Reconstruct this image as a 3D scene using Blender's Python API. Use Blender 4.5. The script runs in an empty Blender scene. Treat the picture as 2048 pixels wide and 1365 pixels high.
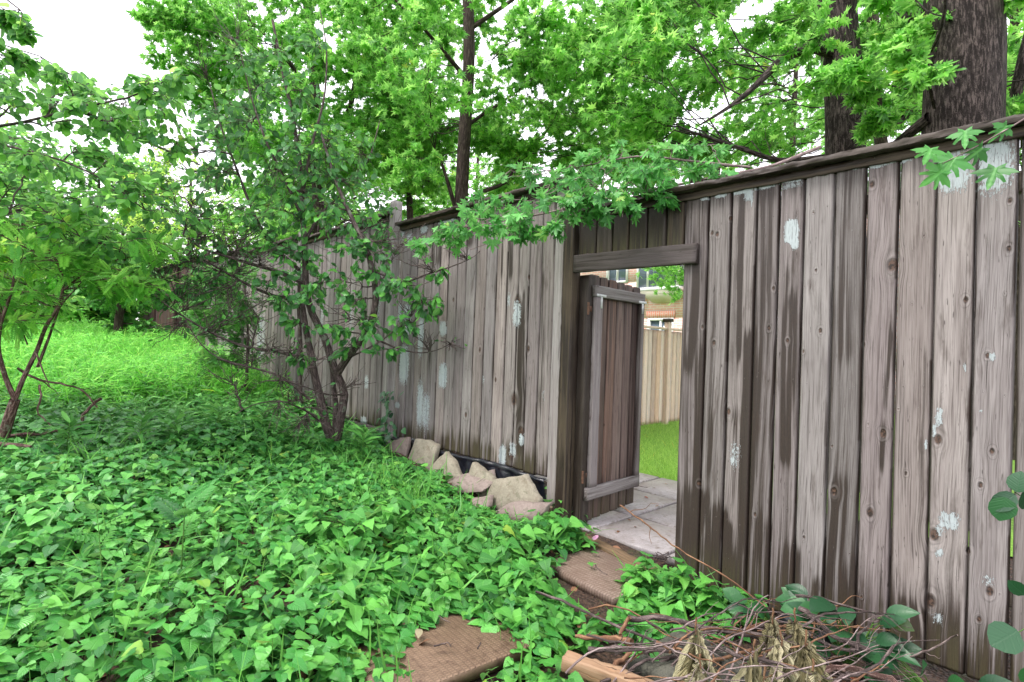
import bpy, math, random
import numpy as np
from math import sin, cos, radians, pi, atan2, sqrt
from mathutils import Matrix, Vector
random.seed(11); RNG = np.random.default_rng(11)
S = bpy.context.scene
# ------------------------------------------------------------------ camera
F = 1090.0; YAW = radians(46.8); PITCH = radians(.85); ROLL = radians(2.1)
CAM = np.array([0., 0., 1.41]); FY = 3.1            # FY: distance to the fence face
_f = np.array([-sin(YAW)*cos(PITCH), cos(YAW)*cos(PITCH), sin(PITCH)])
_r = np.cross(_f, [0, 0, 1]); _r /= np.linalg.norm(_r); _u = np.cross(_r, _f)
_r, _u = _r*cos(ROLL)+_u*sin(ROLL), -_r*sin(ROLL)+_u*cos(ROLL)
cd = bpy.data.cameras.new('camera'); cam = bpy.data.objects.new('camera', cd)
S.collection.objects.link(cam); S.camera = cam
cd.sensor_width = 36; cd.lens = F/2048*36; cd.clip_start = .05; cd.clip_end = 500
cam.matrix_world = Matrix(((_r[0], _u[0], -_f[0], CAM[0]), (_r[1], _u[1], -_f[1], CAM[1]), (_r[2], _u[2], -_f[2], CAM[2]), (0, 0, 0, 1)))
# ------------------------------------------------------------------ overcast sky
w = bpy.data.worlds.new('World'); S.world = w; w.use_nodes = True
nt = w.node_tree; nt.nodes.clear()
SUN_EL = radians(58); SUN_ROT = radians(200)
sky = nt.nodes.new('ShaderNodeTexSky'); sky.sky_type = 'NISHITA'; sky.sun_disc = False
sky.sun_elevation = SUN_EL; sky.sun_rotation = SUN_ROT; sky.air_density = 1.2; sky.dust_density = 4
b1 = nt.nodes.new('ShaderNodeBackground'); b1.inputs[1].default_value = .06
nt.links.new(sky.outputs[0], b1.inputs[0])
b2 = nt.nodes.new('ShaderNodeBackground'); b2.inputs[0].default_value = (1, .945, .975, 1); b2.inputs[1].default_value = 1.0
ad = nt.nodes.new('ShaderNodeAddShader'); wo = nt.nodes.new('ShaderNodeOutputWorld')
nt.links.new(b1.outputs[0], ad.inputs[0]); nt.links.new(b2.outputs[0], ad.inputs[1]); nt.links.new(ad.outputs[0], wo.inputs[0])
sl = bpy.data.lights.new('sun', 'SUN'); sl.energy = 1.2; sl.angle = radians(14); sl.color = (1, .97, .92)
so = bpy.data.objects.new('sun', sl); S.collection.objects.link(so)
sd = Vector((sin(SUN_ROT)*cos(SUN_EL), cos(SUN_ROT)*cos(SUN_EL), sin(SUN_EL)))
so.rotation_euler = sd.to_track_quat('Z', 'Y').to_euler()
S.view_settings.view_transform = 'Standard'; S.view_settings.look = 'None'
S.view_settings.gamma = 1; S.view_settings.exposure = 1.2; S.view_settings.use_curve_mapping = False

# ------------------------------------------------------------------ geometry of the place
def ray(x, y): return (_f*F + _r*(x-1024) - _u*(y-682.5))/F
def onY(x, y, Y=FY):
    d = ray(x, y); return CAM + d*(Y-CAM[1])/d[1]
def onZ(x, y, Z=0.):
    d = ray(x, y); return CAM + d*(Z-CAM[2])/d[2]
def dep(x, y, t): return CAM + ray(x, y)*t
def gz(X, Y):
    X = np.asarray(X, float); Y = np.asarray(Y, float)
    a = np.clip(-X-1, 0, 15); z = .08*a
    z = z + .022*np.sin(X*2.1+Y*1.3) + .015*np.sin(X*5.3-Y*3.7)
    yard = np.clip((Y-3.2)/.3, 0, 1)
    return z*(1-yard) + yard*.09
def onG(x, y, h=0.):
    z = .2
    for i in range(40):
        p = onZ(x, y, z); z = .5*z + .5*(float(gz(p[0], p[1]))+h)
    return p

# ------------------------------------------------------------------ object helpers
COL = S.collection
def tag(o, label=None, cat=None, group=None, kind=None):
    if label: o['label'] = label
    if cat: o['category'] = cat
    if group: o['group'] = group
    if kind: o['kind'] = kind
    return o
def thing(name, label, cat, loc=(0, 0, 0), rz=0, group=None):
    o = bpy.data.objects.new(name, None); COL.objects.link(o); o.empty_display_size = .1
    o.location = tuple(float(v) for v in loc); o.rotation_euler = (0, 0, rz)
    return tag(o, label, cat, group)
def link(name, me, mat, parent=None, smooth=False):
    o = bpy.data.objects.new(name, me); COL.objects.link(o)
    if mat: me.materials.append(mat)
    if parent is not None:
        o.parent = parent
        o.matrix_parent_inverse = Matrix.LocRotScale(parent.location, parent.rotation_euler, None).inverted()
    if smooth: me.polygons.foreach_set('use_smooth', np.ones(len(me.polygons), bool))
    return o
def mesh_np(name, V, faces4=None, faces3=None, attrs=None):
    V = np.asarray(V, np.float32).reshape(-1, 3)
    f4 = np.zeros((0, 4), np.int32) if faces4 is None else np.asarray(faces4, np.int32).reshape(-1, 4)
    f3 = np.zeros((0, 3), np.int32) if faces3 is None else np.asarray(faces3, np.int32).reshape(-1, 3)
    me = bpy.data.meshes.new(name)
    me.vertices.add(len(V)); me.vertices.foreach_set('co', V.ravel())
    nl = f4.size+f3.size; me.loops.add(nl)
    me.loops.foreach_set('vertex_index', np.concatenate([f4.ravel(), f3.ravel()]))
    n = len(f4)+len(f3); me.polygons.add(n)
    st = np.concatenate([np.arange(len(f4))*4, len(f4)*4+np.arange(len(f3))*3]).astype(np.int32)
    me.polygons.foreach_set('loop_start', st)
    me.update(calc_edges=True)
    for k, a in (attrs or {}).items():
        a = np.asarray(a, np.float32)
        if a.ndim == 1:
            at = me.attributes.new(k, 'FLOAT', 'POINT'); at.data.foreach_set('value', a)
        else:
            at = me.attributes.new(k, 'FLOAT_VECTOR', 'POINT'); at.data.foreach_set('vector', a.ravel())
    return me
class Acc:
    """collects vertices, quads, triangles and per-vertex attributes of ONE mesh"""
    def __init__(s): s.V = []; s.q = []; s.t = []; s.A = {}; s.n = 0
    def add(s, V, q=None, t=None, **at):
        V = np.asarray(V, float).reshape(-1, 3)
        if q is not None and len(q): s.q.append(np.asarray(q, int).reshape(-1, 4)+s.n)
        if t is not None and len(t): s.t.append(np.asarray(t, int).reshape(-1, 3)+s.n)
        s.V.append(V); s.n += len(V)
        for k, a in at.items():
            a = np.asarray(a, float)
            if a.ndim == 0: a = np.full(len(V), float(a))
            s.A.setdefault(k, []).append(a)
    def box(s, lo, hi, rot=None, piv=None, **at):
        lo = np.array(lo, float); hi = np.array(hi, float)
        V = np.array([[x, y, z] for z in (0, 1) for y in (0, 1) for x in (0, 1)])*(hi-lo)+lo
        if rot is not None:
            p = (lo+hi)/2 if piv is None else np.array(piv); V = (V-p)@np.array(rot).T+p
        s.add(V, [[0, 2, 3, 1], [4, 5, 7, 6], [0, 1, 5, 4], [2, 6, 7, 3], [0, 4, 6, 2], [1, 3, 7, 5]], **at)
    def build(s, name, mat, parent=None, smooth=False):
        me = mesh_np(name, np.concatenate(s.V), np.concatenate(s.q) if s.q else None, np.concatenate(s.t) if s.t else None,
                     {k: np.concatenate(a) for k, a in s.A.items()})
        return link(name, me, mat, parent, smooth)
def tubes(acc, P, R, sides=5, **at):
    """P (n,K,3) polylines with radii R (n,K)"""
    P = np.asarray(P, float); R = np.asarray(R, float)
    n, K, _ = P.shape
    T = np.gradient(P, axis=1); T /= np.linalg.norm(T, axis=2, keepdims=True)+1e-9
    m = T.mean(1); ref = np.where(np.abs(m[:, 2:3]) > .75*np.linalg.norm(m, axis=1, keepdims=True), [[1., 0.13, 0]], [[0.07, 0, 1.]])
    A = np.cross(T, ref[:, None, :]); A /= np.linalg.norm(A, axis=2, keepdims=True)+1e-9
    B = np.cross(T, A)
    th = np.arange(sides)*2*pi/sides
    V = P[:, :, None, :] + R[:, :, None, None]*(np.cos(th)[None, None, :, None]*A[:, :, None, :]+np.sin(th)[None, None, :, None]*B[:, :, None, :])
    i = np.arange(K-1)[:, None]*sides; j = np.arange(sides)[None, :]; j2 = (j+1) % sides
    q = np.stack([i+j, i+j2, i+sides+j2, i+sides+j], -1).reshape(-1, 4)
    q = (q[None]+(np.arange(n)*K*sides)[:, None, None]).reshape(-1, 4)
    L = np.cumsum(np.concatenate([np.zeros((n, 1)), np.linalg.norm(np.diff(P, axis=1), axis=2)], 1), 1)
    rnd = np.repeat(np.random.default_rng(n*7+K).random(n), K*sides)
    tc = np.stack([np.broadcast_to(np.cos(th), (n, K, sides))*R[:, :, None], np.broadcast_to(np.sin(th), (n, K, sides))*R[:, :, None], np.broadcast_to(L[:, :, None], (n, K, sides))], -1).reshape(-1, 3)
    acc.add(V.reshape(-1, 3), q, rnd=rnd, tc=tc, **{k: np.full(n*K*sides, v) if np.ndim(v) == 0 else np.repeat(v, K*sides) for k, v in at.items()})
def curve(p0, p1, K=7, wig=.06, sag=0., rng=RNG):
    p0 = np.array(p0, float); p1 = np.array(p1, float); t = np.linspace(0, 1, K)[:, None]
    L = np.linalg.norm(p1-p0); P = p0+(p1-p0)*t
    o = np.cumsum(rng.normal(0, 1, (K, 3)), 0); o -= o[0]+(o[-1]-o[0])*t
    P = P + o*wig*L/sqrt(K) ; P[:, 2] += sag*L*4*t[:, 0]*(1-t[:, 0])
    return P
def resample(pts, K):
    pts = np.array(pts, float); d = np.concatenate([[0], np.cumsum(np.linalg.norm(np.diff(pts, axis=0), axis=1))])
    s = np.linspace(0, d[-1], K)
    # smooth by linear interpolation and one averaging pass
    P = np.stack([np.interp(s, d, pts[:, k]) for k in range(3)], 1)
    Q = P.copy(); Q[1:-1] = .25*P[:-2]+.5*P[1:-1]+.25*P[2:]
    return Q

# ------------------------------------------------------------------ materials
MATS = {}
class NT:
    def __init__(s, name):
        s.m = bpy.data.materials.new(name); s.m.use_nodes = True; s.t = s.m.node_tree; s.t.nodes.clear()
        s.out = s.t.nodes.new('ShaderNodeOutputMaterial')
    def n(s, typ, ins=None, **kw):
        nd = s.t.nodes.new('ShaderNode'+typ)
        for k, v in kw.items(): setattr(nd, k, v)
        for k, v in (ins or {}).items(): s.set(nd.inputs[k], v)
        return nd
    def set(s, sock, v):
        if isinstance(v, bpy.types.NodeSocket): s.t.links.new(v, sock)
        elif isinstance(v, bpy.types.Node): s.t.links.new(v.outputs[0], sock)
        else:
            if hasattr(sock.default_value, '__len__') and not hasattr(v, '__len__'): v = [v]*len(sock.default_value)
            if hasattr(sock.default_value, '__len__') and len(sock.default_value) == 4 and len(v) == 3: v = tuple(v)+(1,)
            sock.default_value = v
    def attr(s, name, vec=False):
        a = s.n('Attribute'); a.attribute_name = name; return a.outputs['Vector' if vec else 'Fac']
    def math(s, op, a, b=0., c=None, clamp=False):
        nd = s.n('Math', operation=op, use_clamp=clamp); s.set(nd.inputs[0], a); s.set(nd.inputs[1], b)
        if c is not None: s.set(nd.inputs[2], c)
        return nd.outputs[0]
    def mix(s, f, a, b, mode='MIX'):
        nd = s.n('Mix', data_type='RGBA', blend_type=mode); s.set(nd.inputs[0], f); s.set(nd.inputs[6], a); s.set(nd.inputs[7], b)
        return nd.outputs[2]
    def ramp(s, f, stops, interp='LINEAR'):
        nd = s.n('ValToRGB'); s.set(nd.inputs[0], f); cr = nd.color_ramp; cr.interpolation = interp
        while len(cr.elements) < len(stops): cr.elements.new(.5)
        for e, (p, c) in zip(cr.elements, stops):
            e.position = p; e.color = tuple(c)+(1,) if len(c) == 3 else c
        return nd.outputs[0]
    def ss(s, x, lo, hi):
        nd = s.n('MapRange', interpolation_type='SMOOTHSTEP'); s.set(nd.inputs[0], x); s.set(nd.inputs[1], lo); s.set(nd.inputs[2], hi)
        return nd.outputs[0]
    def noise(s, vec, scale, detail=3., rough=.55, dist=0.):
        nd = s.n('TexNoise'); s.set(nd.inputs['Vector'], vec); nd.inputs['Scale'].default_value = scale
        nd.inputs['Detail'].default_value = detail; nd.inputs['Roughness'].default_value = rough; nd.inputs['Distortion'].default_value = dist
        return nd.outputs[0]
    def xyz(s, x, y, z):
        nd = s.n('CombineXYZ'); s.set(nd.inputs[0], x); s.set(nd.inputs[1], y); s.set(nd.inputs[2], z); return nd.outputs[0]
    def sep(s, v):
        nd = s.n('SeparateXYZ'); s.set(nd.inputs[0], v); return nd.outputs
    def bump(s, h, dist, strength=1.):
        nd = s.n('Bump'); s.set(nd.inputs['Height'], h); nd.inputs['Distance'].default_value = dist; nd.inputs['Strength'].default_value = strength
        return nd.outputs[0]
    def pbr(s, col, rough=.8, nrm=None, spec=.5, metal=0.):
        p = s.n('BsdfPrincipled'); s.set(p.inputs['Base Color'], col); s.set(p.inputs['Roughness'], rough); s.set(p.inputs['Specular IOR Level'], spec); s.set(p.inputs['Metallic'], metal)
        if nrm is not None: s.set(p.inputs['Normal'], nrm)
        return p.outputs[0]
    def done(s, sh): s.t.links.new(sh, s.out.inputs[0]); return s.m

def wood_mat(name, light, mid, dark, streak=.5, paintc=(.36, .41, .42), algae=.25, rough=.75):
    """weathered boards; attributes: gu (warped grain coordinate), hv (height), bid (board random), stain, paint, kd (knot distance)"""
    t = NT(name); gu = t.attr('gu'); hv = t.attr('hv'); bid = t.attr('bid'); st = t.attr('stain'); pa = t.attr('paint'); kd = t.attr('kd'); bt = t.attr('bt')
    off = t.math('MULTIPLY', bid, 37.)
    g1 = t.noise(t.xyz(t.math('MULTIPLY', gu, 190.), t.math('MULTIPLY', hv, 2.2), off), 1., 4, .6)     # fine grain
    g2 = t.noise(t.xyz(t.math('MULTIPLY', gu, 55.), t.math('MULTIPLY', hv, .9), off), 1., 3, .6)       # broad streaks
    g3 = t.noise(t.xyz(t.math('MULTIPLY', gu, 16.), t.math('MULTIPLY', hv, 1.3), off), 1., 3, .55)     # blotches
    fine = t.noise(t.xyz(t.math('MULTIPLY', gu, 300.), t.math('MULTIPLY', hv, 60.), off), 1., 3, .6)
    col = t.mix(t.ss(g3, .36, .66), mid, light)
    col = t.mix(t.ss(t.math('ADD', g1, t.math('MULTIPLY', g2, .35)), .5, .85), col, t.mix(.5, col, light))
    # board to board tone
    tone = t.n('HueSaturation'); t.set(tone.inputs['Color'], col); t.set(tone.inputs['Value'], t.math('ADD', t.math('MULTIPLY', bid, .5), .66))
    t.set(tone.inputs['Saturation'], t.math('ADD', t.math('MULTIPLY', t.math('FRACT', t.math('MULTIPLY', bid, 7.3)), .7), .6))
    col = tone.outputs[0]
    col = t.mix(t.math('MULTIPLY', t.ss(t.math('FRACT', t.math('MULTIPLY', bid, 13.7)), .6, .95), .3), col, (.12, .098, .118))
    # stains
    sm = t.math('MULTIPLY', t.math('MULTIPLY', st, 1.35), t.math('ADD', .35, t.math('MULTIPLY', t.ss(g2, .3, .62), .85)))
    sm = t.math('ADD', sm, t.math('MULTIPLY', t.math('SUBTRACT', t.math('ADD', t.math('MULTIPLY', g2, .7), t.math('MULTIPLY', g1, .55)), .62), 1.8))
    sm = t.math('ADD', sm, t.math('MULTIPLY', t.math('SUBTRACT', g3, .49), streak*2.2))
    sm = t.math('ADD', sm, t.math('MULTIPLY', t.math('SUBTRACT', fine, .5), .25))
    s1 = t.math('MULTIPLY', t.ss(sm, .0, .78), .95)
    col = t.mix(s1, col, t.mix(t.ss(fine, .35, .65), dark, tuple(c*1.8 for c in dark)))
    # fine dark grain lines
    col = t.mix(t.math('MULTIPLY', t.ss(g1, .5, .28), .6), col, dark)
    # algae at the foot
    al = t.math('MULTIPLY', t.math('MULTIPLY', t.ss(bt, .3, .0), t.ss(g2, .4, .6)), algae)
    col = t.mix(al, col, (.13, .13, .045))
    spk = t.noise(t.xyz(t.math('MULTIPLY', gu, 95.), t.math('MULTIPLY', hv, 13.), t.math('ADD', off, 5.)), 1., 2, .5)
    col = t.mix(t.math('MULTIPLY', t.ss(spk, .68, .76), .75), col, dark)
    lo_ = t.noise(t.xyz(t.math('MULTIPLY', gu, 22.), t.math('MULTIPLY', hv, 3.2), t.math('ADD', off, 9.)), 1., 4, .65)
    col = t.mix(t.math('MULTIPLY', t.ss(lo_, .56, .72), .5), col, tuple(c*2.6 for c in dark))
    hf = t.noise(t.xyz(t.math('MULTIPLY', gu, 520.), t.math('MULTIPLY', hv, 7.), off), 1., 2, .5)
    col = t.mix(t.math('MULTIPLY', t.ss(hf, .52, .34), .38), col, tuple(c*3 for c in dark))
    ck = t.noise(t.xyz(t.math('MULTIPLY', gu, 330.), t.math('MULTIPLY', hv, 3.2), t.math('ADD', off, 3.)), 1., 1, .5)
    col = t.mix(t.math('MULTIPLY', t.ss(ck, .70, .74), .85), col, (.012, .008, .006))
    # knots
    rings = t.math('SINE', t.math('ADD', t.math('MULTIPLY', kd, 17.), t.math('MULTIPLY', g3, 26.)))
    kn = t.ss(kd, .34, .16); ringm = t.math('MULTIPLY', t.ss(kd, .95, .4), t.ss(rings, .1, .9))
    col = t.mix(t.math('MULTIPLY', ringm, .2), col, dark); col = t.mix(t.math('MULTIPLY', t.math('MULTIPLY', t.ss(kd, .3, .36), t.ss(kd, .6, .42)), .08), col, tuple(min(1, c*1.6) for c in light))
    col = t.mix(t.math('MULTIPLY', kn, .93), col, t.mix(t.ss(fine, .4, .6), (.015, .009, .006), (.08, .045, .03)))
    # flaking paint
    pn = t.noise(t.xyz(t.math('MULTIPLY', gu, 130.), t.math('MULTIPLY', hv, 50.), off), 1., 6, .75)
    pm0 = t.math('ADD', pa, t.math('MULTIPLY', t.math('SUBTRACT', pn, .5), 2.6))
    pm = t.ss(pm0, .5, .56)
    crack = t.ss(t.noise(t.xyz(t.math('MULTIPLY', gu, 240.), t.math('MULTIPLY', hv, 8.), off), 1., 3, .6), .36, .42)
    pm = t.math('MULTIPLY', pm, t.math('ADD', t.math('MULTIPLY', crack, .7), .3))
    pc = t.mix(t.ss(fine, .3, .7), tuple(c*.86 for c in paintc), paintc)
    col = t.mix(pm, col, pc)
    h = t.math('ADD', t.math('MULTIPLY', g1, .7), t.math('MULTIPLY', pm, .6)); h = t.math('SUBTRACT', h, t.math('MULTIPLY', kn, 1.2)); h = t.math('ADD', h, t.math('MULTIPLY', ringm, .3))
    nr = t.bump(h, .0035, .8)
    rg = t.math('SUBTRACT', rough, t.math('MULTIPLY', s1, .25))
    return t.done(t.pbr(col, rg, nr, .35))

def leaf_mat(name, a, b, c, trans=.35, rough=.38, spec=.5, vein=.5, nveins=7, tl=1.5, bumpy=.004, bias=1.):
    """a,b,c: dark, mid, light base colours; luv: leaf coordinates; rnd: leaf random"""
    t = NT(name); r = t.attr('rnd'); uv = t.sep(t.attr('luv', True)); u = t.math('ABSOLUTE', uv[0]); v = uv[1]
    col = t.ramp(t.math('POWER', r, bias), [(0, a), (.45, b), (.85, c), (.988, tuple(min(1, x*1.15) for x in c)), (1, (c[0]*2.2, c[1]*1., c[2]*.7))])
    sv = t.math('SINE', t.math('MULTIPLY', t.math('SUBTRACT', v, t.math('MULTIPLY', u, .55)), nveins*2*pi))
    ve = t.math('MAXIMUM', t.ss(u, .05, .015), t.math('MULTIPLY', t.ss(sv, .8, 1.), .6))
    geo = t.n('NewGeometry')
    ns = t.noise(geo.outputs['Position'], 14., 3, .6)
    col = t.mix(t.math('MULTIPLY', t.ss(ns, .35, .7), .35), col, t.mix(.6, col, a))
    col = t.mix(t.math('MULTIPLY', ve, vein), col, tuple(min(1, x*1.35) for x in c))
    nr = t.bump(t.math('ADD', t.math('MULTIPLY', t.math('ABSOLUTE', sv), -.35), t.math('MULTIPLY', ve, -.8)), bumpy, .8)
    p = t.pbr(col, rough, nr, spec)
    tr = t.n('BsdfTranslucent'); tc = t.n('HueSaturation'); t.set(tc.inputs['Color'], col); tc.inputs['Value'].default_value = tl; tc.inputs['Hue'].default_value = .48; tc.inputs['Saturation'].default_value = .85
    t.set(tr.inputs['Color'], tc.outputs[0])
    mx = t.n('MixShader'); mx.inputs[0].default_value = trans; t.set(mx.inputs[1], p); t.set(mx.inputs[2], tr.outputs[0])
    return t.done(mx.outputs[0])

def bark_mat(name, dark, light, scale=1., ridge=.012, lichen=.0, zs=.16):
    t = NT(name); tc = t.attr('tc', True); s = t.sep(tc); r = t.attr('rnd')
    vec = t.xyz(t.math('MULTIPLY', s[0], 1.), t.math('MULTIPLY', s[1], 1.), t.math('ADD', t.math('MULTIPLY', s[2], zs), t.math('MULTIPLY', r, 9.)))
    n1 = t.noise(vec, 55*scale, 5, .65, .4); n2 = t.noise(tc, 9*scale, 3, .6); n3 = t.noise(tc, 160*scale, 2, .6)
    f = t.math('ADD', t.math('MULTIPLY', n1, .75), t.math('MULTIPLY', n3, .25))
    col = t.mix(t.ss(f, .46, .62), dark, light)
    col = t.mix(t.math('MULTIPLY', t.ss(n2, .5, .7), .5), col, t.mix(.5, dark, light))
    if lichen: col = t.mix(t.math('MULTIPLY', t.ss(n2, .58, .64), lichen), col, (.22, .27, .2))
    return t.done(t.pbr(col, .85, t.bump(f, ridge, 1.), .25))

def simple_mat(name, c1, c2, scale, rough=.85, bump=.004, detail=4, spec=.4, lo=.35, hi=.65):
    t = NT(name); tc = t.n('TexCoord').outputs['Object']
    n = t.noise(tc, scale, detail, .65); n2 = t.noise(tc, scale*9, 3, .6)
    f = t.math('ADD', t.math('MULTIPLY', n, .65), t.math('MULTIPLY', n2, .35))
    return t.done(t.pbr(t.mix(t.ss(f, lo, hi), c1, c2), rough, t.bump(f, bump, .8), spec))

M_wood = wood_mat('weathered_wood', (.285, .259, .247), (.158, .137, .13), (.014, .0088, .0062), .75)
M_cap = wood_mat('rotten_cap_wood', (.16, .12, .085), (.085, .062, .045), (.014, .009, .006), 1.3, algae=0)
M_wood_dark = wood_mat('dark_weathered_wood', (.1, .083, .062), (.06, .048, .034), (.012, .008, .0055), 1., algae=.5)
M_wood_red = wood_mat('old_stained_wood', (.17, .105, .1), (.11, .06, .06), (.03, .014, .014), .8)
M_gate = wood_mat('gate_wood', (.25, .18, .15), (.15, .1, .08), (.02, .011, .009), .9)
M_rail = wood_mat('grey_rail_wood', (.29, .275, .265), (.2, .18, .175), (.04, .03, .027), .2)
M_tan = wood_mat('new_cedar_wood', (.68, .52, .42), (.58, .43, .34), (.34, .22, .16), -.1, algae=0)
M_log = wood_mat('stripped_log_wood', (.3, .2, .125), (.2, .125, .07), (.12, .06, .03), .2)
M_timber = wood_mat('sleeper_wood', (.26, .17, .075), (.17, .11, .05), (.03, .02, .01), .8)

# ------------------------------------------------------------------ board builder
KN = []      # knots: x, z, radius (on the fence face)
ST = []      # stains: x0,z0,x1,z1,half width,strength
PA = []      # paint patches: x,z,hw,hh,strength
def px_knot(x, y, s):
    p = onY(x, y); k = abs(onY(x+1, y)[0]-p[0]); KN.append((p[0], p[2], s*k*.42))
def px_stain(x0, y0, x1, y1, wpx, st):
    a = onY(x0, y0); b = onY(x1, y1); k = abs(onY(x0+1, y0)[0]-a[0]); ST.append((a[0], a[2], b[0], b[2], wpx*k*.5, st))
def px_paint(x, y, wpx, hpx, st=1.):
    p = onY(x, y); kx = abs(onY(x+1, y)[0]-p[0]); kz = abs(onY(x, y+1)[2]-p[2]); PA.append((p[0], p[2], wpx*kx*.5, hpx*kz*.5, st))
for k in [(1461,437,7),(1425,467,8),(1435,469,9),(1627,425,6),(1744,369,15),(1784,531,27),(1848,471,6),(1632,541,7),(1819,570,5),(1824,607,5),(1538,657,9),(1641,662,10),(1575,682,9),(1607,703,7),(1727,690,9),(1428,686,9),(1405,654,7),(1932,600,15),(2018,498,14),(2020,402,14),(1975,712,14),(2010,588,6),(1547,577,8),
          (1457,824,12),(1668,984,15),(1740,1026,20),(1736,850,6),(1766,868,17),(1797,818,6),(1812,947,9),(1876,880,22),(1869,1070,30),(1861,1203,30),(1984,903,15),(1961,971,14),(1936,1103,14),(1980,1183,22),(1958,1239,14),(1723,1194,7),(1608,1075,7),(1397,968,9),(1574,1019,4),(1664,893,6),(1510,1029,8),
          (1033,608,20),(1026,800,16),(1040,866,14),(1020,906,16),(1055,698,8),(886,753,8),(1056,554,6),(882,652,7),(958,700,6),(905,600,5),(990,760,6),(930,830,6)]: px_knot(*k)
for zz_ in (.47, 1.3, 2.2):
    for xx_ in (-1.72,-1.64,-1.56,-1.49,-1.43,-1.35,-1.28,-1.22,-1.155,-1.1,-1.03,-.955,-.885,-.81,-.745,-.67,-.61,-.53,-.465,-.395,-.325,-.255): KN.append((xx_+.006*sin(xx_*90), zz_+.012*sin(xx_*57), .0028))
for s in [(1395,560,1378,720,18,.55),(1385,1000,1352,1150,60,.7),(1404,720,1392,950,14,.75),(1440,1040,1420,1170,40,.75),(1452,1060,1445,1180,34,.8),(1483,400,1480,700,11,.85),(1500,690,1484,1170,26,1.1),(1470,840,1468,1000,10,.5),(1581,610,1572,900,24,.85),(1575,560,1570,640,10,.5),
          (1700,340,1690,700,30,.28),(1680,980,1660,1160,36,.42),(1530,1060,1525,1180,38,.6),(1590,1120,1585,1210,40,.55),(1640,1180,1640,1230,34,.55),(1700,1190,1690,1250,44,.55),(1765,1215,1765,1290,40,.4),(1815,1220,1830,1310,50,.6),(1910,1290,1910,1365,46,.5),
          (1780,680,1770,800,8,.5),(1850,720,1838,1080,10,.25),(1766,870,1762,920,12,.7),(1932,600,1925,700,10,.4),(1425,850,1420,920,8,.4),(1655,800,1650,1000,8,.35),(1545,700,1540,1000,6,.4),(1990,560,1985,720,14,.2),
          (1165,420,1160,520,40,.6),(1275,400,1275,520,36,.85),(1240,400,1240,520,20,.55),(1300,400,1320,510,20,.4),(1208,470,1208,520,20,.3),(1350,480,1348,520,16,.6),
          (1040,625,1036,900,12,.75),(1046,600,1044,900,4,.8),(870,462,868,520,26,.5),(905,450,905,500,26,.6),(940,445,940,480,20,.6),(1000,470,1000,540,10,.5),(1020,430,1020,540,9,.5),
          (1030,930,1030,945,60,.6),(960,900,960,915,60,.5),(895,885,895,895,40,.5),(805,640,800,740,12,.4),(700,780,700,860,10,.4),(860,690,858,780,5,.4),(990,560,985,740,8,.35),(1085,560,1080,900,8,.35)]: px_stain(*s)
for p in [(1497,388,16,26),(1480,384,34,10),(1442,392,24,8),(1410,398,20,6),(1527,372,46,14,.9),(1582,357,50,14,1.),(1582,372,46,12,.6),(1625,349,20,8),(1655,341,26,8),(1687,335,54,12),(1712,333,14,12),(1755,328,34,16),(1780,322,30,10),(1812,312,26,26),(1840,308,20,8),(1905,345,64,74),(1990,330,74,110,.85),(1583,463,26,42,1.3),(1590,488,14,22,1.1),(1735,325,6,40,.9),(1504,395,4,34,1.),
          (1878,835,14,34,.75),(1868,862,12,30,.7),(1898,1042,44,34,.78),(1880,1060,24,24,.6),(1878,1105,18,22,.7),(1876,1238,20,26,.55),(1984,714,14,16,.9),(1852,890,6,20,.9),(1470,912,22,60,.5),(1465,920,10,12,.8),(1962,822,8,8,.8),(1976,1160,26,26,.5),(1930,735,6,20,.9),
          (812,640,16,60,.95),(840,672,11,78,.95),(806,730,18,72,1.),(784,800,8,125,.85),(884,658,13,28,1.),(884,752,15,44,1.2),(838,810,13,95,.8),(850,823,16,76,.72),(731,765,8,28,.8),(725,842,12,16,1.),(793,811,9,12,1.),(795,474,22,24,.85),(817,480,12,26,.7),(846,458,16,16,.8),(893,442,36,8,.8),(1032,628,16,52,.8),(1003,912,14,44,.85),(1023,900,14,30,.7),(1041,880,9,24,.8),(797,625,10,44,.7),(1015,600,8,30,.6),(780,870,24,8,.8),(830,882,40,10,.5),(1085,790,6,30,.4),(965,760,5,20,.5),(642,640,8,120,.55),(600,650,8,120,.55),(520,680,20,120,.55),(755,610,8,60,.5),(700,620,8,90,.5)]: px_paint(*p)

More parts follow.
